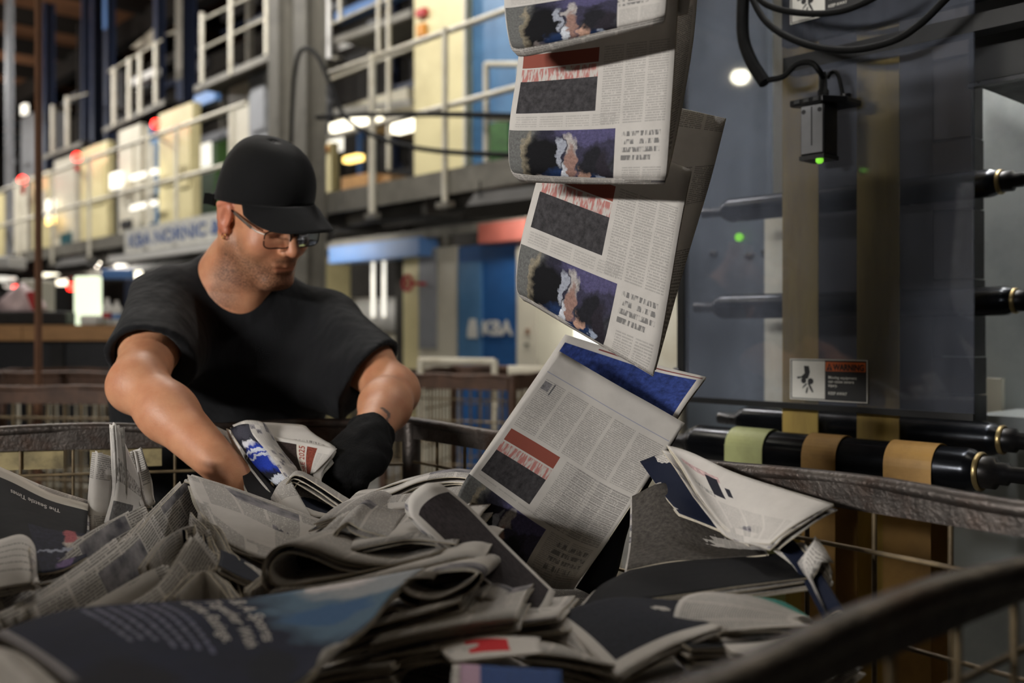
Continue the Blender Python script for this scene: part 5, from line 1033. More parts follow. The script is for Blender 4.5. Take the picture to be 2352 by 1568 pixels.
# --- newspaper in the worker's hands
PG_HELD = pagemat('page_held', rects=[(.04, .30, .30, .86, (48, 38, 36), 'photo'), (.42, .30, .54, .92, (112, 56, 44), 'photo'), (.40, .28, .425, .92, (196, 188, 176), 'solid')], text=[(.58, .3, .95, .95, .2, .03, .4), (.1, .06, .9, .26, .3, .03, .25)])
th_, ph_ = paper(G([[(562, 968, 1.64), (640, 972, 1.65), (700, 978, 1.65), (706, 1000, 1.64)], [(590, 990, 1.61), (640, 1004, 1.60), (710, 1008, 1.60), (772, 1030, 1.58)], [(640, 1070, 1.56), (690, 1084, 1.54), (720, 1090, 1.53), (740, 1084, 1.54)], [(690, 1120, 1.50), (710, 1124, 1.49), (730, 1124, 1.49), (740, 1116, 1.50)]]), 'newspaper page with red bar pulled up between the hands', (PG_UP, NL, ED), 2, .003, unit=True)
pnl = Patch(G([[(628, 1002, 1.595), (690, 1012, 1.585), (774, 1030, 1.565)], [(640, 1040, 1.57), (690, 1050, 1.56), (750, 1058, 1.55)], [(676, 1086, 1.54), (700, 1092, 1.53), (724, 1084, 1.53)]]))
PG_PNL = pagemat('page_panel', rects=[(.0, .12, .4, 1., (46, 36, 34), 'photo'), (.4, .12, .56, 1., (196, 188, 176), 'solid'), (.58, .12, .74, 1., (116, 56, 44), 'photo')], text=[(.76, .25, .98, .95, .1, .03, .35)])
sheet(pnl, 'front_leaf', th_, (PG_PNL, NL, ED), 16, 14, .001, 0, True)
on_patch(pnl, 'ORE 2025', .545, .98, (0, -1), (-1, 0), .15, 'headline', MT['inkr'], th_, width=.84, bold=.006)
PG_BLUEPH = pagemat('page_blue_photo', base=(20, 22, 34), blobs=[(.5, .12, .5, .12, (60, 60, 70), (0, 0, 1, 1)), (.25, .3, .18, .06, (200, 200, 206), (0, 0, 1, 1)), (.5, .55, .55, .24, (30, 56, 160), (0, 0, 1, 1)), (.5, .42, .6, .03, (200, 206, 220), (0, 0, 1, 1)), (.45, .5, .5, .025, (200, 206, 220), (0, 0, 1, 1)), (.62, .62, .2, .12, (206, 208, 216), (0, 0, 1, 1)), (.85, .6, .2, .1, (46, 44, 64), (0, 0, 1, 1)), (.4, .9, .4, .06, (200, 204, 214), (0, 0, 1, 1)), (.7, .84, .2, .07, (30, 30, 44), (0, 0, 1, 1))])
paper(G([[(528, 984, 1.61), (560, 974, 1.60), (600, 980, 1.60), (625, 1004, 1.61)], [(552, 1022, 1.58), (580, 1010, 1.565), (615, 1020, 1.565), (645, 1040, 1.57)], [(590, 1074, 1.53), (620, 1060, 1.515), (650, 1066, 1.515), (676, 1080, 1.525)], [(640, 1120, 1.47), (655, 1110, 1.46), (675, 1106, 1.465), (690, 1108, 1.475)]]), 'curved page with blue and white photo between the hands', (PG_BLUEPH, NL, ED), 3, .002, nu=20, nv=22, unit=True)
paper(G([[(520, 984, 1.64), (528, 988, 1.62), (536, 996, 1.61)], [(556, 1060, 1.575), (568, 1050, 1.565), (578, 1060, 1.555)], [(612, 1150, 1.46), (630, 1138, 1.455), (645, 1140, 1.45)]]), 'dark page edge left of the blue photo page', (MT['news_black'], NL, ED), 3, .002)
paper(G([[(480, 970, 1.66), (506, 984, 1.655), (526, 992, 1.65)], [(510, 1020, 1.62), (536, 1030, 1.61), (556, 1050, 1.60)], [(560, 1100, 1.53), (580, 1100, 1.52), (600, 1120, 1.50)]]), 'pale page held behind the bare wrist', (NL, NL, ED), 3, .002)
paper(G([[(556, 1060, 1.57), (590, 1080, 1.54), (640, 1130, 1.47)], [(560, 1110, 1.50), (590, 1130, 1.47), (630, 1160, 1.42)], [(580, 1150, 1.44), (610, 1165, 1.42), (640, 1180, 1.39)]]), 'black page dropping below the bare hand', (MT['news_black'], NL, ED), 3, .002)
# --- buried newspapers that carry the heap, and the heap itself
QC = [Vector((*c, 0)) for c in (CA, CB, CC, CD)]
def inside(u, v, m=.06):
    u = m + (1 - 2 * m) * u; v = m + (1 - 2 * m) * v; return (QC[0] * (1 - u) + QC[1] * u) * (1 - v) + (QC[3] * (1 - u) + QC[2] * u) * v
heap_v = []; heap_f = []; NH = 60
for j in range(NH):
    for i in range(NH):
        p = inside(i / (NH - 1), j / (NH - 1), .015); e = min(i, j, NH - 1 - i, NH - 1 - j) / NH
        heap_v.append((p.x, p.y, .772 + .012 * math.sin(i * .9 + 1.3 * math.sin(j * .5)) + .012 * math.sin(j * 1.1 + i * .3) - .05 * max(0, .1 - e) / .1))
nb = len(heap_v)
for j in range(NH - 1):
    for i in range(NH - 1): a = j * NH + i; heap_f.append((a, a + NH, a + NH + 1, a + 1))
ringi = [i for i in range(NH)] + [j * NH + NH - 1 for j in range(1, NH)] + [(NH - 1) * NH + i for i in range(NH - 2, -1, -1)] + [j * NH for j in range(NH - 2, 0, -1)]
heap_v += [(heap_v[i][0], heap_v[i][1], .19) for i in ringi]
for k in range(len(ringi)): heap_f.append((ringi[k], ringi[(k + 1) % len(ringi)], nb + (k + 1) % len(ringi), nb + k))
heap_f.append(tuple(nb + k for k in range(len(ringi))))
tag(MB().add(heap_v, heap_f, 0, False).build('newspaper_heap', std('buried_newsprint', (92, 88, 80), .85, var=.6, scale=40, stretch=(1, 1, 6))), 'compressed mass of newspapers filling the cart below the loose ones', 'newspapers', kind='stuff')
protos = []
for k in range(4):
    L, W = .30, .27; b = rng.uniform(-.02, .03); rows = [[Vector((W * (i / 4 - .5), L * (j / 4 - .5), .05 + b * math.sin(math.pi * i / 4) + .012 * math.sin(2.2 * j + k))) for i in range(5)] for j in range(5)][::-1]
    t, p = paper(rows, 'newspaper lying buried among the loose ones of the heap', (NW, NL, ED), 3, .004, nu=8, nv=8, group='buried newspapers'); protos.append(t)
R2 = random.Random(11); cnt = 0
for j in range(9):
    for i in range(8):
        src = protos[(i + j) % 4]; first = cnt < 4
        if first: src = protos[cnt]; o = src
        else:
            o = src.copy(); COL.objects.link(o)
            for ch in src.children:
                c = ch.copy(); COL.objects.link(c); c.parent = o
        q = inside((i + R2.uniform(.2, .8)) / 8, (j + R2.uniform(.2, .8)) / 9, .15); pt = (q.x, q.y, .778 + R2.uniform(0, .03)); z0 = src['_o'] if not first else o['_o']
        o.location = pt; o.rotation_euler = (R2.uniform(-.1, .1), R2.uniform(-.1, .1), R2.uniform(0, 6.28)); cnt += 1
# ------------------------------------------------------------------ the worker: bodies grown from blended volumes
class Vol:
    def __init__(s, xs, ys, zs):
        s.x, s.y, s.z = [np.asarray(a, np.float32) for a in (xs, ys, zs)]; s.f = np.full((len(xs), len(ys), len(zs)), .5, np.float32)
    def reg(s, lo, hi, pad):
        sl = []
        for a, l, h in zip((s.x, s.y, s.z), lo, hi): sl.append(slice(max(0, np.searchsorted(a, l - pad) - 1), min(len(a), np.searchsorted(a, h + pad) + 1)))
        sl = tuple(sl); return sl, s.x[sl[0]][:, None, None], s.y[sl[1]][None, :, None], s.z[sl[2]][None, None, :]
    def put(s, sl, d, k, op='u'):
        o = s.f[sl]
        if op == 's': d = -d; h = np.clip(.5 - .5 * (d - o) / k, 0, 1); s.f[sl] = o + (d - o) * (1 - h) * 1. + k * h * (1 - h) if False else -(np.minimum(-o, -d) - (np.maximum(k - np.abs(o - d), 0) ** 2) / (4 * k))
        else: s.f[sl] = np.minimum(o, d) - (np.maximum(k - np.abs(o - d), 0) ** 2) / (4 * k)
    def cone(s, a, b, ra, rb, k=.01, op='u', sq=None):
        a = np.array(a, float); b = np.array(b, float); m = max(ra, rb)
        sl, X, Y, Z = s.reg(np.minimum(a, b) - m, np.maximum(a, b) + m, k + .012)
        d = b - a; L2 = d @ d + 1e-12; t = np.clip(((X - a[0]) * d[0] + (Y - a[1]) * d[1] + (Z - a[2]) * d[2]) / L2, 0, 1)
        q = np.sqrt((X - a[0] - d[0] * t) ** 2 + (Y - a[1] - d[1] * t) ** 2 + (Z - a[2] - d[2] * t) ** 2) - (ra + (rb - ra) * t)
        s.put(sl, q, k, op); return s
    def ell(s, c, ax, r, k=.01, op='u'):
        """ellipsoid: ax = 3 unit axes, r = 3 radii"""
        c = np.array(c, float); m = max(r); sl, X, Y, Z = s.reg(c - m, c + m, k + .012); q = 0; g = 0
        for u, rr in zip(ax, r):
            w = ((X - c[0]) * u[0] + (Y - c[1]) * u[1] + (Z - c[2]) * u[2]); q = q + (w / rr) ** 2; g = g + (w / rr ** 2) ** 2
        q = np.sqrt(q); d = q * (q - 1) / (np.sqrt(g) + 1e-9); s.put(sl, np.maximum(d, -min(r)), k, op); return s
    def cut(s, p, n, lo=None, hi=None, k=.003):
        """remove what lies on the side n of plane p (inside an optional box)"""
        p = np.array(p, float); n = np.array(n, float); n = n / np.linalg.norm(n)
        sl, X, Y, Z = s.reg(lo if lo is not None else (-9, -9, -9), hi if hi is not None else (9, 9, 9), 0)
        d = -((X - p[0]) * n[0] + (Y - p[1]) * n[1] + (Z - p[2]) * n[2]); s.put(sl, d, k, 's'); return s
    def mesh(s):
        f = s.f; S = f < 0; nx, ny, nz = f.shape; c = np.zeros((nx - 1, ny - 1, nz - 1), np.int8)
        cor = [(i, j, k) for i in (0, 1) for j in (0, 1) for k in (0, 1)]
        for i, j, k in cor: c += S[i:nx - 1 + i, j:ny - 1 + j, k:nz - 1 + k]
        mx = (c > 0) & (c < 8); I, J, K = np.nonzero(mx); n = len(I); idx = np.full(mx.shape, -1, np.int32); idx[mx] = np.arange(n); acc = np.zeros((n, 3)); num = np.zeros(n)
        for a in cor:
            for ax in range(3):
                if a[ax]: continue
                b = list(a); b[ax] = 1; fa = f[I + a[0], J + a[1], K + a[2]]; fb = f[I + b[0], J + b[1], K + b[2]]; m = (fa < 0) != (fb < 0); t = np.where(m, fa / (fa - fb + 1e-12), 0)
                pa = np.stack([s.x[I + a[0]], s.y[J + a[1]], s.z[K + a[2]]], 1); pb = np.stack([s.x[I + b[0]], s.y[J + b[1]], s.z[K + b[2]]], 1)
                acc += m[:, None] * (pa + t[:, None] * (pb - pa)); num += m
        V = acc / num[:, None]; Q = []
        for ax in range(3):
            sh = [slice(1, -1)] * 3; sh[ax] = slice(0, -1); lo = S[tuple(sh)]; sh2 = list(sh); sh2[ax] = slice(1, None); hi = S[tuple(sh2)]
            A = np.argwhere(lo != hi); up = lo[tuple(A.T)]; A = A + np.array([0 if k == ax else 1 for k in range(3)]); o = [k for k in range(3) if k != ax]
            def cell(d0, d1): B_ = A.copy(); B_[:, o[0]] += d0; B_[:, o[1]] += d1; return idx[tuple(B_.T)]
            q = np.stack([cell(-1, -1), cell(0, -1), cell(0, 0), cell(-1, 0)], 1)
            flip = up if ax != 1 else ~up
            q[~flip] = q[~flip][:, ::-1]; Q.append(q)
        Q = np.vstack(Q); Q = Q[(Q >= 0).all(1)]
        E = np.vstack([Q[:, [0, 1]], Q[:, [1, 2]], Q[:, [2, 3]], Q[:, [3, 0]]])          # one light smoothing pass
        for _ in range(2):
            sm = np.zeros_like(V); ct = np.zeros(len(V)); np.add.at(sm, E[:, 0], V[E[:, 1]]); np.add.at(sm, E[:, 1], V[E[:, 0]]); np.add.at(ct, E[:, 0], 1); np.add.at(ct, E[:, 1], 1)
            V = V * .55 + sm / np.maximum(ct, 1)[:, None] * .45
        return V, Q
def vol_obj(V, Q, name, mat, parent, tone=None):
    me = bpy.data.meshes.new(name); O = np.array(parent['_o']); me.from_pydata((V - O).tolist(), [], Q.tolist()); me.materials.append(mat)
    me.polygons.foreach_set('use_smooth', [True] * len(Q))
    if tone is not None:
        ca = me.color_attributes.new('tone', 'FLOAT_COLOR', 'POINT'); ca.data.foreach_set('color', np.hstack([tone, np.ones((len(V), 1))]).astype(np.float32).ravel())
    me.update(); o = bpy.data.objects.new(name, me); COL.objects.link(o); o.parent = parent; return o
def span(lo, hi, h, flo=None, fhi=None, fh=None):
    if flo is None: return np.arange(lo, hi, h)
    return np.concatenate([np.arange(lo, flo, h), np.arange(flo, fhi, fh), np.arange(fhi, hi, h)])

man = thing('person', (-.66, 2.24, 0), 'man in black cap, glasses and black t-shirt leaning over the cart, sorting newspapers', 'person')
# head frame: yaw to the right, pitched down
YAW, PIT, ROLL = math.radians(48.5), math.radians(28.8), math.radians(8.2)
fh = np.array([math.sin(YAW), -math.cos(YAW), 0]); z_ = np.array([0, 0, 1.])
hf = fh * math.cos(PIT) - z_ * math.sin(PIT); hu = fh * math.sin(PIT) + z_ * math.cos(PIT); hr = np.cross(hf, hu)
hu, hr = hu * math.cos(ROLL) + hr * math.sin(ROLL), hr * math.cos(ROLL) - hu * math.sin(ROLL)
H0 = np.array(at(610, 491, 1.947))
def hp(r, f, u): return H0 + hr * r + hf * f + hu * u
AX = (hr, hf, hu)
RS, RE, RW = np.array(at(382, 694, 2.0)), np.array(at(318, 880, 1.71)), np.array(at(548, 1108, 1.55))
LS, LE, LW = np.array(at(752, 745, 2.10)), np.array(at(902, 896, 1.90)), np.array(at(842, 1016, 1.66))
NKB = np.array(at(548, 645, 2.03)); CH = np.array(at(555, 810, 2.08)); BL = np.array(at(480, 980, 2.16))
v = Vol(span(-.84, -.1, .0048, H0[0] - .12, H0[0] + .13, .0021), span(1.36, 2.2, .0048, H0[1] - .14, H0[1] + .13, .0021), span(.80, 1.52, .0048, H0[2] - .16, H0[2] + .08, .0021))
# skull and face
v.ell(hp(0, -.012, .03), AX, (.075, .096, .092), .01)
v.ell(hp(0, .028, -.03), AX, (.062, .068, .088), .02)
for s in (-1, 1):
    v.cone(hp(s * .054, -.002, -.058), hp(s * .018, .072, -.108), .022, .02, .022)       # jaw
    v.ell(hp(s * .040, .052, -.036), AX, (.026, .030, .026), .018)                       # cheek
    v.cone(hp(s * .014, .088, .022), hp(s * .05, .068, .018), .012, .010, .012)          # brow
    v.ell(hp(s * .034, .090, .000), AX, (.017, .014, .011), .010, 's')                   # socket
    v.ell(hp(s * .034, .074, -.001), AX, (.014, .0135, .012), .004)                      # lid and eyeball bulge
    v.cone(hp(s * .018, .0875, .0015), hp(s * .048, .079, .0005), .0035, .0028, .004)    # upper lid fold
v.ell(hp(0, .070, -.104), AX, (.024, .022, .02), .016)                                   # chin
v.ell(hp(0, .074, -.066), AX, (.030, .024, .026), .016)                                  # muzzle
v.cone(hp(0, .088, .014), hp(0, .111, -.026), .009, .0118, .008)                        # nose bridge to tip
v.ell(hp(0, .113, -.030), AX, (.0118, .011, .0098), .006)
for s in (-1, 1):
    v.ell(hp(s * .0135, .101, -.0345), AX, (.0085, .011, .008), .005); v.ell(hp(s * .007, .108, -.042), AX, (.0035, .006, .004), .003, 's')
v.cone(hp(-.020, .0905, -.0655), hp(.020, .0905, -.0655), .0052, .0052, .006); v.cone(hp(0, .0955, -.066), hp(0, .0955, -.0662), .006, .006, .005)   # upper lip
v.cone(hp(-.016, .0895, -.0775), hp(.016, .0895, -.0775), .0062, .0062, .006)            # lower lip
v.cone(hp(-.024, .0985, -.0715), hp(.024, .0985, -.0715), .0024, .0024, .003, 's')       # mouth line
for s in (-1, 1):                                                                        # ears
    v.ell(hp(s * .078, -.014, -.006), (hr, (hf * .96 - hu * .28), (hu * .96 + hf * .28)), (.010, .020, .033), .006)
    v.ell(hp(s * .087, -.006, -.006), AX, (.008, .010, .017), .005, 's')
    v.ell(hp(s * .077, -.004, -.034), AX, (.007, .008, .009), .005)
    v.cone(hp(s * .083, -.026, -.016), hp(s * .086, -.028, .012), .0045, .005, .005); v.cone(hp(s * .086, -.028, .012), hp(s * .082, -.008, .026), .005, .0045, .005)
v.cone(hp(0, -.035, -.05), NKB, .052, .060, .03)                                         # neck
for s in (-1, 1): v.cone(hp(s * .058, -.03, -.05), NKB + np.array([.03, -.05, -.03]), .016, .014, .025)
v.cone(NKB - [.0, -.02, .035], RS - [0, 0, .01], .04, .05, .04); v.cone(NKB - [.0, -.02, .035], LS - [0, 0, .01], .04, .048, .04); v.cone(NKB, CH, .075, .11, .06)
def arm(S, E, W, up, elb):
    v.cone(S, E, .050, .047, .02); m = S * .4 + E * .6; v.ell(m + np.array(up) * .006, np.eye(3), (.050, .05, .05), .03)
    v.cone(E, E * .68 + W * .32, .044, .0465, .02); v.cone(E * .70 + W * .30, W, .0460, .0275, .02); v.ell(E + np.array(elb), np.eye(3), (.028, .028, .028), .03)
arm(RS, RE, RW, (0, 0, 1), (-.014, -.004, -.012)); arm(LS, LE, LW, (0, 0, 1), (.012, 0, -.008))
# right hand: palm and five bent fingers digging into the papers
hd = (RW - RE) / np.linalg.norm(RW - RE); hs = np.cross(hd, [0, 0, 1.]); hs /= np.linalg.norm(hs); hn = np.cross(hs, hd)
def hand(vol, W, d, s, n, thumb, r=1., curl=.5):
    pc = W + d * .045; vol.cone(W - d * .02, W + d * .02, .028 * r, .028 * r, .012)
    vol.ell(pc, (d, s, n), (.052 * r, .041 * r, .016 * r), .014)
    for k, (off, L) in enumerate(((-.030, .062), (-.010, .072), (.010, .068), (.029, .054))):
        a = W + d * (.082 - .004 * abs(k - 1.3)) + s * off; c = curl; b = a + (d * math.cos(c) - n * math.sin(c)) * L * .45; e = b + (d * math.cos(2.1 * c) - n * math.sin(2.1 * c)) * L * .32; g = e + (d * math.cos(3 * c) - n * math.sin(3 * c)) * L * .26
        vol.cone(W + d * .05 + s * off * .9, a, .010 * r, .0098 * r, .008); vol.cone(a, b, .0098 * r, .0088 * r, .004); vol.cone(b, e, .0088 * r, .0082 * r, .003); vol.cone(e, g, .0082 * r, .007 * r, .003)
    a = W + d * .022 + s * thumb * .030 - n * .004; b = a + (d * .75 + s * thumb * .6 - n * .25) * .034; e = b + (d * .95 + s * thumb * .1 - n * .4) * .028
    vol.cone(W + d * .01, a, .015 * r, .0135 * r, .012); vol.cone(a, b, .0135 * r, .0105 * r, .006); vol.cone(b, e, .0105 * r, .0085 * r, .004)
hand(v, RW, hd, hs, hn, -1)
V, Q = v.mesh()
# skin tones: stubble, redder places, forearm tattoo
L = (V - H0) @ np.stack([hr, hf, hu], 1); r_, f_, u_ = L.T; sst = lambda x, a, b: np.clip((x - a) / (b - a), 0, 1)
jaw = sst(u_, -.046, -.075) * sst(u_, -.15, -.13) * sst(f_, -.03, .0)
side = sst(u_, -.02, -.05) * sst(np.abs(r_), .046, .056) * sst(f_, -.012, .0) * sst(f_, .06, .035)
mus = np.exp(-((u_ + .056) / .006) ** 2) * sst(f_, .075, .085) * sst(np.abs(r_), .034, .024)
lip = (np.exp(-((u_ + .0715) / .0075) ** 2) * sst(f_, .082, .09) * sst(np.abs(r_), .026, .018))
beard = np.clip(np.maximum(np.maximum(jaw * .85, side * .6), mus * .75) * (1 - lip), 0, 1) * (np.linalg.norm(L, axis=1) < .2)
red = np.clip(lip * .35 + .45 * np.exp(-((f_ - .113) ** 2 + r_ ** 2 + (u_ + .03) ** 2) / .018 ** 2) + .6 * (np.abs(r_) > .074) * (np.abs(u_) < .05) * (np.abs(f_ + .012) < .04) + .3 * np.exp(-((f_ - .07) ** 2 + (np.abs(r_) - .04) ** 2 + (u_ + .03) ** 2) / .025 ** 2), 0, 1) * (np.linalg.norm(L, axis=1) < .2)
brow = np.exp(-((u_ - .020) / .004) ** 2) * (f_ > .06) * (np.abs(r_) > .012) * (np.abs(r_) < .052); beard = np.maximum(beard, brow * .8 * (np.linalg.norm(L, axis=1) < .2))
tat = np.zeros(len(V)); line = np.array([tuple(p) for p in smooth_line([at(880, 938, 1.75), at(893, 952, 1.74), (at(888, 968, 1.73)), at(897, 992, 1.70)], 8)])
for p in line: tat = np.maximum(tat, (np.hypot(V[:, 0] / V[:, 1] - p[0] / p[1], (V[:, 2] - ZC) / V[:, 1] - (p[2] - ZC) / p[1]) < .0017) * (V[:, 0] > LW[0] - .08) * (V[:, 1] < LE[1] + .02))
vol_obj(V, Q, 'body', MT['skin'], man, np.stack([beard, red, tat * .85], 1))
# eyes
for s in (-1, 1):
    MB().rev(Vector(hp(s * .034, .0745, -.002)), Vector(hf), [(0, .011), (.006, .0098), (.0092, .0066), (.0112, .0025)], 14).build('eye', MT['eye'], man)
    MB().rev(Vector(hp(s * .034, .0842, -.004)), Vector(hf - hu * .25), [(0, .0052), (.0016, .0044), (.0022, .001)], 12).build('iris', MT['iris'], man)
# t-shirt
sv = Vol(np.arange(-1.02, -.14, .0055), np.arange(1.70, 2.52, .0055), np.arange(.74, 1.40, .0055))
sv.cone(NKB + [0, .035, -.02], CH, .10, .15, .05); sv.ell(NKB + [-.02, .03, .012], np.eye(3), (.088, .08, .062), .03)
sv.ell(CH + [-.03, .02, .0], np.eye(3), (.190, .140, .17), .05); sv.ell(BL + [-.005, .05, .0], np.eye(3), (.215, .155, .22), .08)
sv.ell(np.array(at(430, 860, 2.16)), np.eye(3), (.16, .14, .2), .06); sv.ell(np.array(at(640, 860, 2.12)), np.eye(3), (.11, .11, .19), .06)
sv.cone(NKB + [-.03, .02, -.035], RS + [.01, .0, -.01], .060, .068, .04); sv.cone(NKB + [.03, .01, -.04], LS + [0, 0, .0], .056, .066, .04)
RH, LH = RS + (RE - RS) * .72, LS + (LE - LS) * .72
sv.cone(RS, RS + (RE - RS) * .95, .071, .072, .03); sv.cone(RS + [.03, .03, -.06], RH + [.03, .0, -.02], .075, .05, .04)
sv.cone(LS, LS + (LE - LS) * .95, .066, .074, .03); sv.cone(LS + [-.02, 0, -.04], LH + [-.03, 0, -.04], .066, .056, .04); sv.cone(CH + [.05, 0, -.02], LH + [-.05, .01, -.04], .10, .05, .05)
# hanging folds
Xg, Yg, Zg = sv.x[:, None, None], sv.y[None, :, None], sv.z[None, None, :]
sv.f += (.0035 * np.sin(52 * (Xg + .35 * Zg) + 5 * np.sin(9 * Zg)) * np.exp(-((Xg + .52) / .16) ** 2) + .003 * np.sin(60 * (Xg * .7 - Zg * .9) + 3 * np.sin(13 * Xg)) * np.exp(-((Xg + .36) / .10) ** 2 - ((Zg - 1.08) / .1) ** 2) + .003 * np.sin(58 * (Xg + Zg)) * np.exp(-((Xg + .74) / .09) ** 2)).astype(np.float32)
dr, dl = (RE - RS) / np.linalg.norm(RE - RS), (LE - LS) / np.linalg.norm(LE - LS)
sv.cut(RH, dr + [-.0, -.15, -.35], RH - .17, RH + .17); sv.cut(LH, np.array([.78, -.25, -.6]), LH - [.05, .2, .2], LH + .2)
sv.cone(RS + dr * .15, RS + dr * .42, .056, .064, .004, 's'); sv.cone(LS + dl * .13, LS + dl * .4, .054, .064, .004, 's')
# neck opening: a shallow V
sv.cone(hp(0, -.075, -.15), hp(0, -.02, -.03), .056, .064, .006, 's'); sv.cone(np.array(at(592, 662, 1.93)), np.array(at(602, 560, 1.86)), .020, .062, .006, 's'); sv.cone(np.array(at(596, 640, 1.88)), np.array(at(620, 600, 1.80)), .03, .07, .006, 's')
V, Q = sv.mesh(); vol_obj(V, Q, 'tshirt', MT['shirt'], man)
# collar ribbing and hem seams
# glove on the left hand
gd = np.array(at(786, 1098, 1.56)) - LW; gd /= np.linalg.norm(gd); gs = np.cross(gd, [0, -.45, .9]); gs /= np.linalg.norm(gs); gn = np.cross(gs, gd)
gv = Vol(np.arange(-.50, -.10, .003), np.arange(1.36, 1.86, .003), np.arange(.78, 1.08, .003))
fd = (LW - LE) / np.linalg.norm(LW - LE); c0 = LW - fd * .035
gv.cone(c0, LW + fd * .02, .042, .039, .012); gv.ell(LW + gd * .05, (gd, gs, gn), (.066, .056, .034), .02)
hand(gv, LW + gd * .012, gd, gs, gn, 1, 1.18, .42)
gv.cut(c0, -fd, c0 - .08, c0 + .08); gv.cone(c0 - fd * .03, c0 + fd * .012, .037, .037, .003, 's')
V, Q = gv.mesh(); V = V + .0012 * np.sin(V[:, [1, 2, 0]] * 160 + np.sin(V[:, [2, 0, 1]] * 90) * 2); vol_obj(V, Q, 'glove', MT['glove'], man)
# trousers and shoes
tv = Vol(np.arange(-1.0, -.36, .008), np.arange(2.0, 2.66, .008), np.arange(.03, 1.0, .008)); hip = BL + [0, .12, -.06]
tv.ell(hip, np.eye(3), (.19, .13, .15), .05)
for s in (-1, 1):
    h = hip + [s * .09, 0, -.06]; kn = np.array([hip[0] + s * .12, hip[1] - .05, .50]); an = np.array([hip[0] + s * .13, hip[1] + .05, .07]); tv.cone(h, kn, .095, .072, .04); tv.cone(kn, an, .072, .06, .03)
V, Q = tv.mesh(); vol_obj(V, Q, 'trousers', MT['denim'], man)
for s in (-1, 1):
    x, y = hip[0] + s * .13, hip[1] + .05; b = Vol(np.arange(x - .08, x + .08, .006), np.arange(y - .26, y + .12, .006), np.arange(-.01, .14, .006))
    b.ell((x, y - .09, .035), np.eye(3), (.05, .14, .04), .02); b.ell((x, y, .06), np.eye(3), (.045, .06, .06), .02); b.cut((x, y, 0.0), (0, 0, -1)); V, Q = b.mesh(); vol_obj(V, Q, 'shoe', MT['shoe'], man)
# cap: crown, brim, button and back strap
def crown():
    n, m = 64, 22; vs = []; fs = []; HT = .113
    for j in range(m + 1):
        t = j / m
        for i in range(n):
            a = 2 * math.pi * i / n; ca, sa = math.cos(a), math.sin(a)         # a=0 forward
            th = t * math.pi / 2; w = math.cos(th) ** .62; front = max(0, ca)
            rr = .0845 * w; ff = .105 * w; sp_ = math.sin(th) ** .92; up = (.024 + .034 * ca) * (1 - sp_) + .142 * sp_
            seam = 1 - .012 * math.exp(-((((a / (math.pi / 3)) + .5) % 1 - .5) / .035) ** 2) * (t > .04)
            bulge = 1 + .04 * front * math.sin(math.pi * min(1, t * 1.1))
            vs.append(hp(rr * sa * seam, -.012 + ff * ca * seam * bulge, up))
    for j in range(m):
        for i in range(n): fs.append((j * n + i, j * n + (i + 1) % n, (j + 1) * n + (i + 1) % n, (j + 1) * n + i))
    return vs, fs
vs, fs = crown(); cr = MB().add(vs, fs, 0, True).build('cap', MT['cap'], man); so = cr.modifiers.new('thickness', 'SOLIDIFY'); so.thickness = .003
vs = []; nb_, mb_ = 30, 12
for j in range(mb_ + 1):
    t = j / mb_
    for i in range(nb_ + 1):
        a = math.radians(-64 + 128 * i / nb_); ca, sa = math.cos(a), math.sin(a)
        ext = .088 * t * (max(0, (ca - .40) / .6) ** .5); x = .0865 * sa * (1 + .10 * t); ff = -.012 + .106 * ca + ext; up = .024 + .034 * ca - .12 * ext - .45 * ext * sa ** 2
        vs.append(hp(x, ff, up))
fs = [(j * (nb_ + 1) + i, j * (nb_ + 1) + i + 1, (j + 1) * (nb_ + 1) + i + 1, (j + 1) * (nb_ + 1) + i) for j in range(mb_) for i in range(nb_)]
br = MB().add(vs, fs, 0, True).build('cap_brim', MT['cap'], cr); so = br.modifiers.new('thickness', 'SOLIDIFY'); so.thickness = .004
MB().rev(Vector(hp(0, -.012, .138)), Vector(hu), [(0, .009), (.004, .009), (.007, .004)], 14).build('cap_button', MT['cap'], cr)
st = [Vector(hp(.0865 * math.sin(a), -.012 + .107 * math.cos(a), .020)) for a in np.linspace(math.radians(128), math.radians(232), 16)]
st = [p - Vector(hu) * .032 for p in st]
mbs = MB(); U_ = Vector(hu)
for i in range(15): mbs.add([st[i], st[i + 1], st[i + 1] + U_ * .022, st[i] + U_ * .022], [(0, 1, 2, 3)])
so = mbs.build('cap_strap', MT['black'], cr).modifiers.new('thickness', 'SOLIDIFY'); so.thickness = .003
e = hp(.0, -.122, .02); tl = [hp(.050, -.100, -.026), hp(.048, -.128, -.034), hp(.045, -.152, -.044)]
mbs = MB()
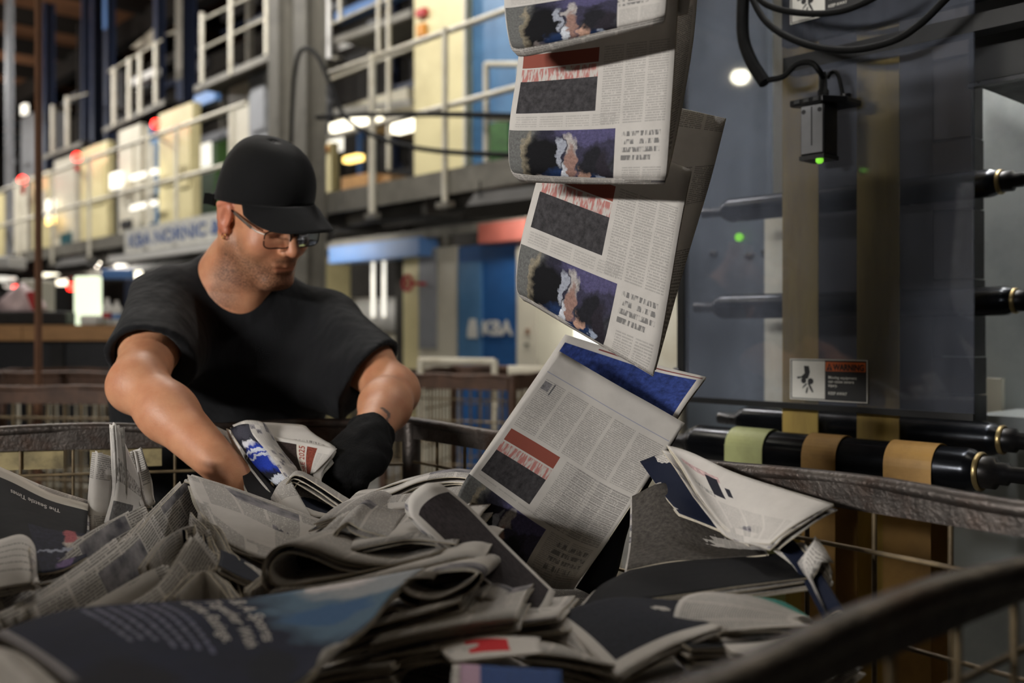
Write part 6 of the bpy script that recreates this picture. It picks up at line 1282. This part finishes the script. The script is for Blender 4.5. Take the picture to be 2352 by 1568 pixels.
for i in range(2): mbs.add([Vector(tl[i]), Vector(tl[i + 1]), Vector(tl[i + 1]) + U_ * .024, Vector(tl[i]) + U_ * .024], [(0, 1, 2, 3)])
so = mbs.build('strap_tail', MT['black'], cr).modifiers.new('thickness', 'SOLIDIFY'); so.thickness = .003
# glasses
gl = thing('eyeglasses', Vector(hp(0, .1, -.02)), 'dark rimmed eyeglasses on the man\'s face', 'eyeglasses')
def rim(s):
    pts = []
    for k in range(33):
        a = 2 * math.pi * k / 32; ca, sa = math.cos(a), math.sin(a); x = .0265 * math.copysign(abs(ca) ** .55, ca); y = .0165 * math.copysign(abs(sa) ** .6, sa)
        r = s * .034 + x; pts.append(Vector(hp(r, .1065 - 2.2 * r * r - .1 * (y - .01), -.004 + y - .003 * abs(x) / .0265 * (y < 0))))
    return pts
for s in (-1, 1):
    p = rim(s); MB().tube(p, .0013, 8, False).build('rim', MT['gframe'], gl)
    c = sum(p[:-1], Vector()) / 32; MB().add([c] + p[:-1], [(0, k + 1, (k + 1) % 32 + 1) for k in range(32)], 0, True).build('lens', MT['lens'], gl)
    MB().tube([Vector(hp(s * .061, .099, .006)), Vector(hp(s * .070, .085, .006)), Vector(hp(s * .075, .04, .010))], .0016, 8).build('temple', MT['gtemple'], gl)
    MB().beam(Vector(hp(s * .0725, .07, .007)), Vector(hp(s * .077, .012, .012)), .0018, .0055, Vector(hu)).build('temple', MT['gtemple'], gl)
    MB().tube(smooth_line([hp(s * .077, .012, .012), hp(s * .0795, -.008, .013), hp(s * .082, -.03, -.002)], 5), .0018, 8).build('temple_tip', MT['gframe'], gl)
MB().tube(smooth_line([hp(-.009, .106, .002), hp(0, .1085, .004), hp(.009, .106, .002)], 5), .0014, 8).build('bridge', MT['gframe'], gl)
# earring
ec = hp(.081, -.004, -.044); er = thing('earring', Vector(ec), 'small gold hoop earring in the man\'s right ear', 'earring')
MB().tube([Vector(ec + (hf * math.cos(t) * .0062 + hu * math.sin(t) * .0062)) for t in np.linspace(0, 2 * math.pi, 20)], .0011, 6, False).build('hoop', MT['gold'], er)
for o in bpy.data.objects:
    if '_o' in o: del o['_o']
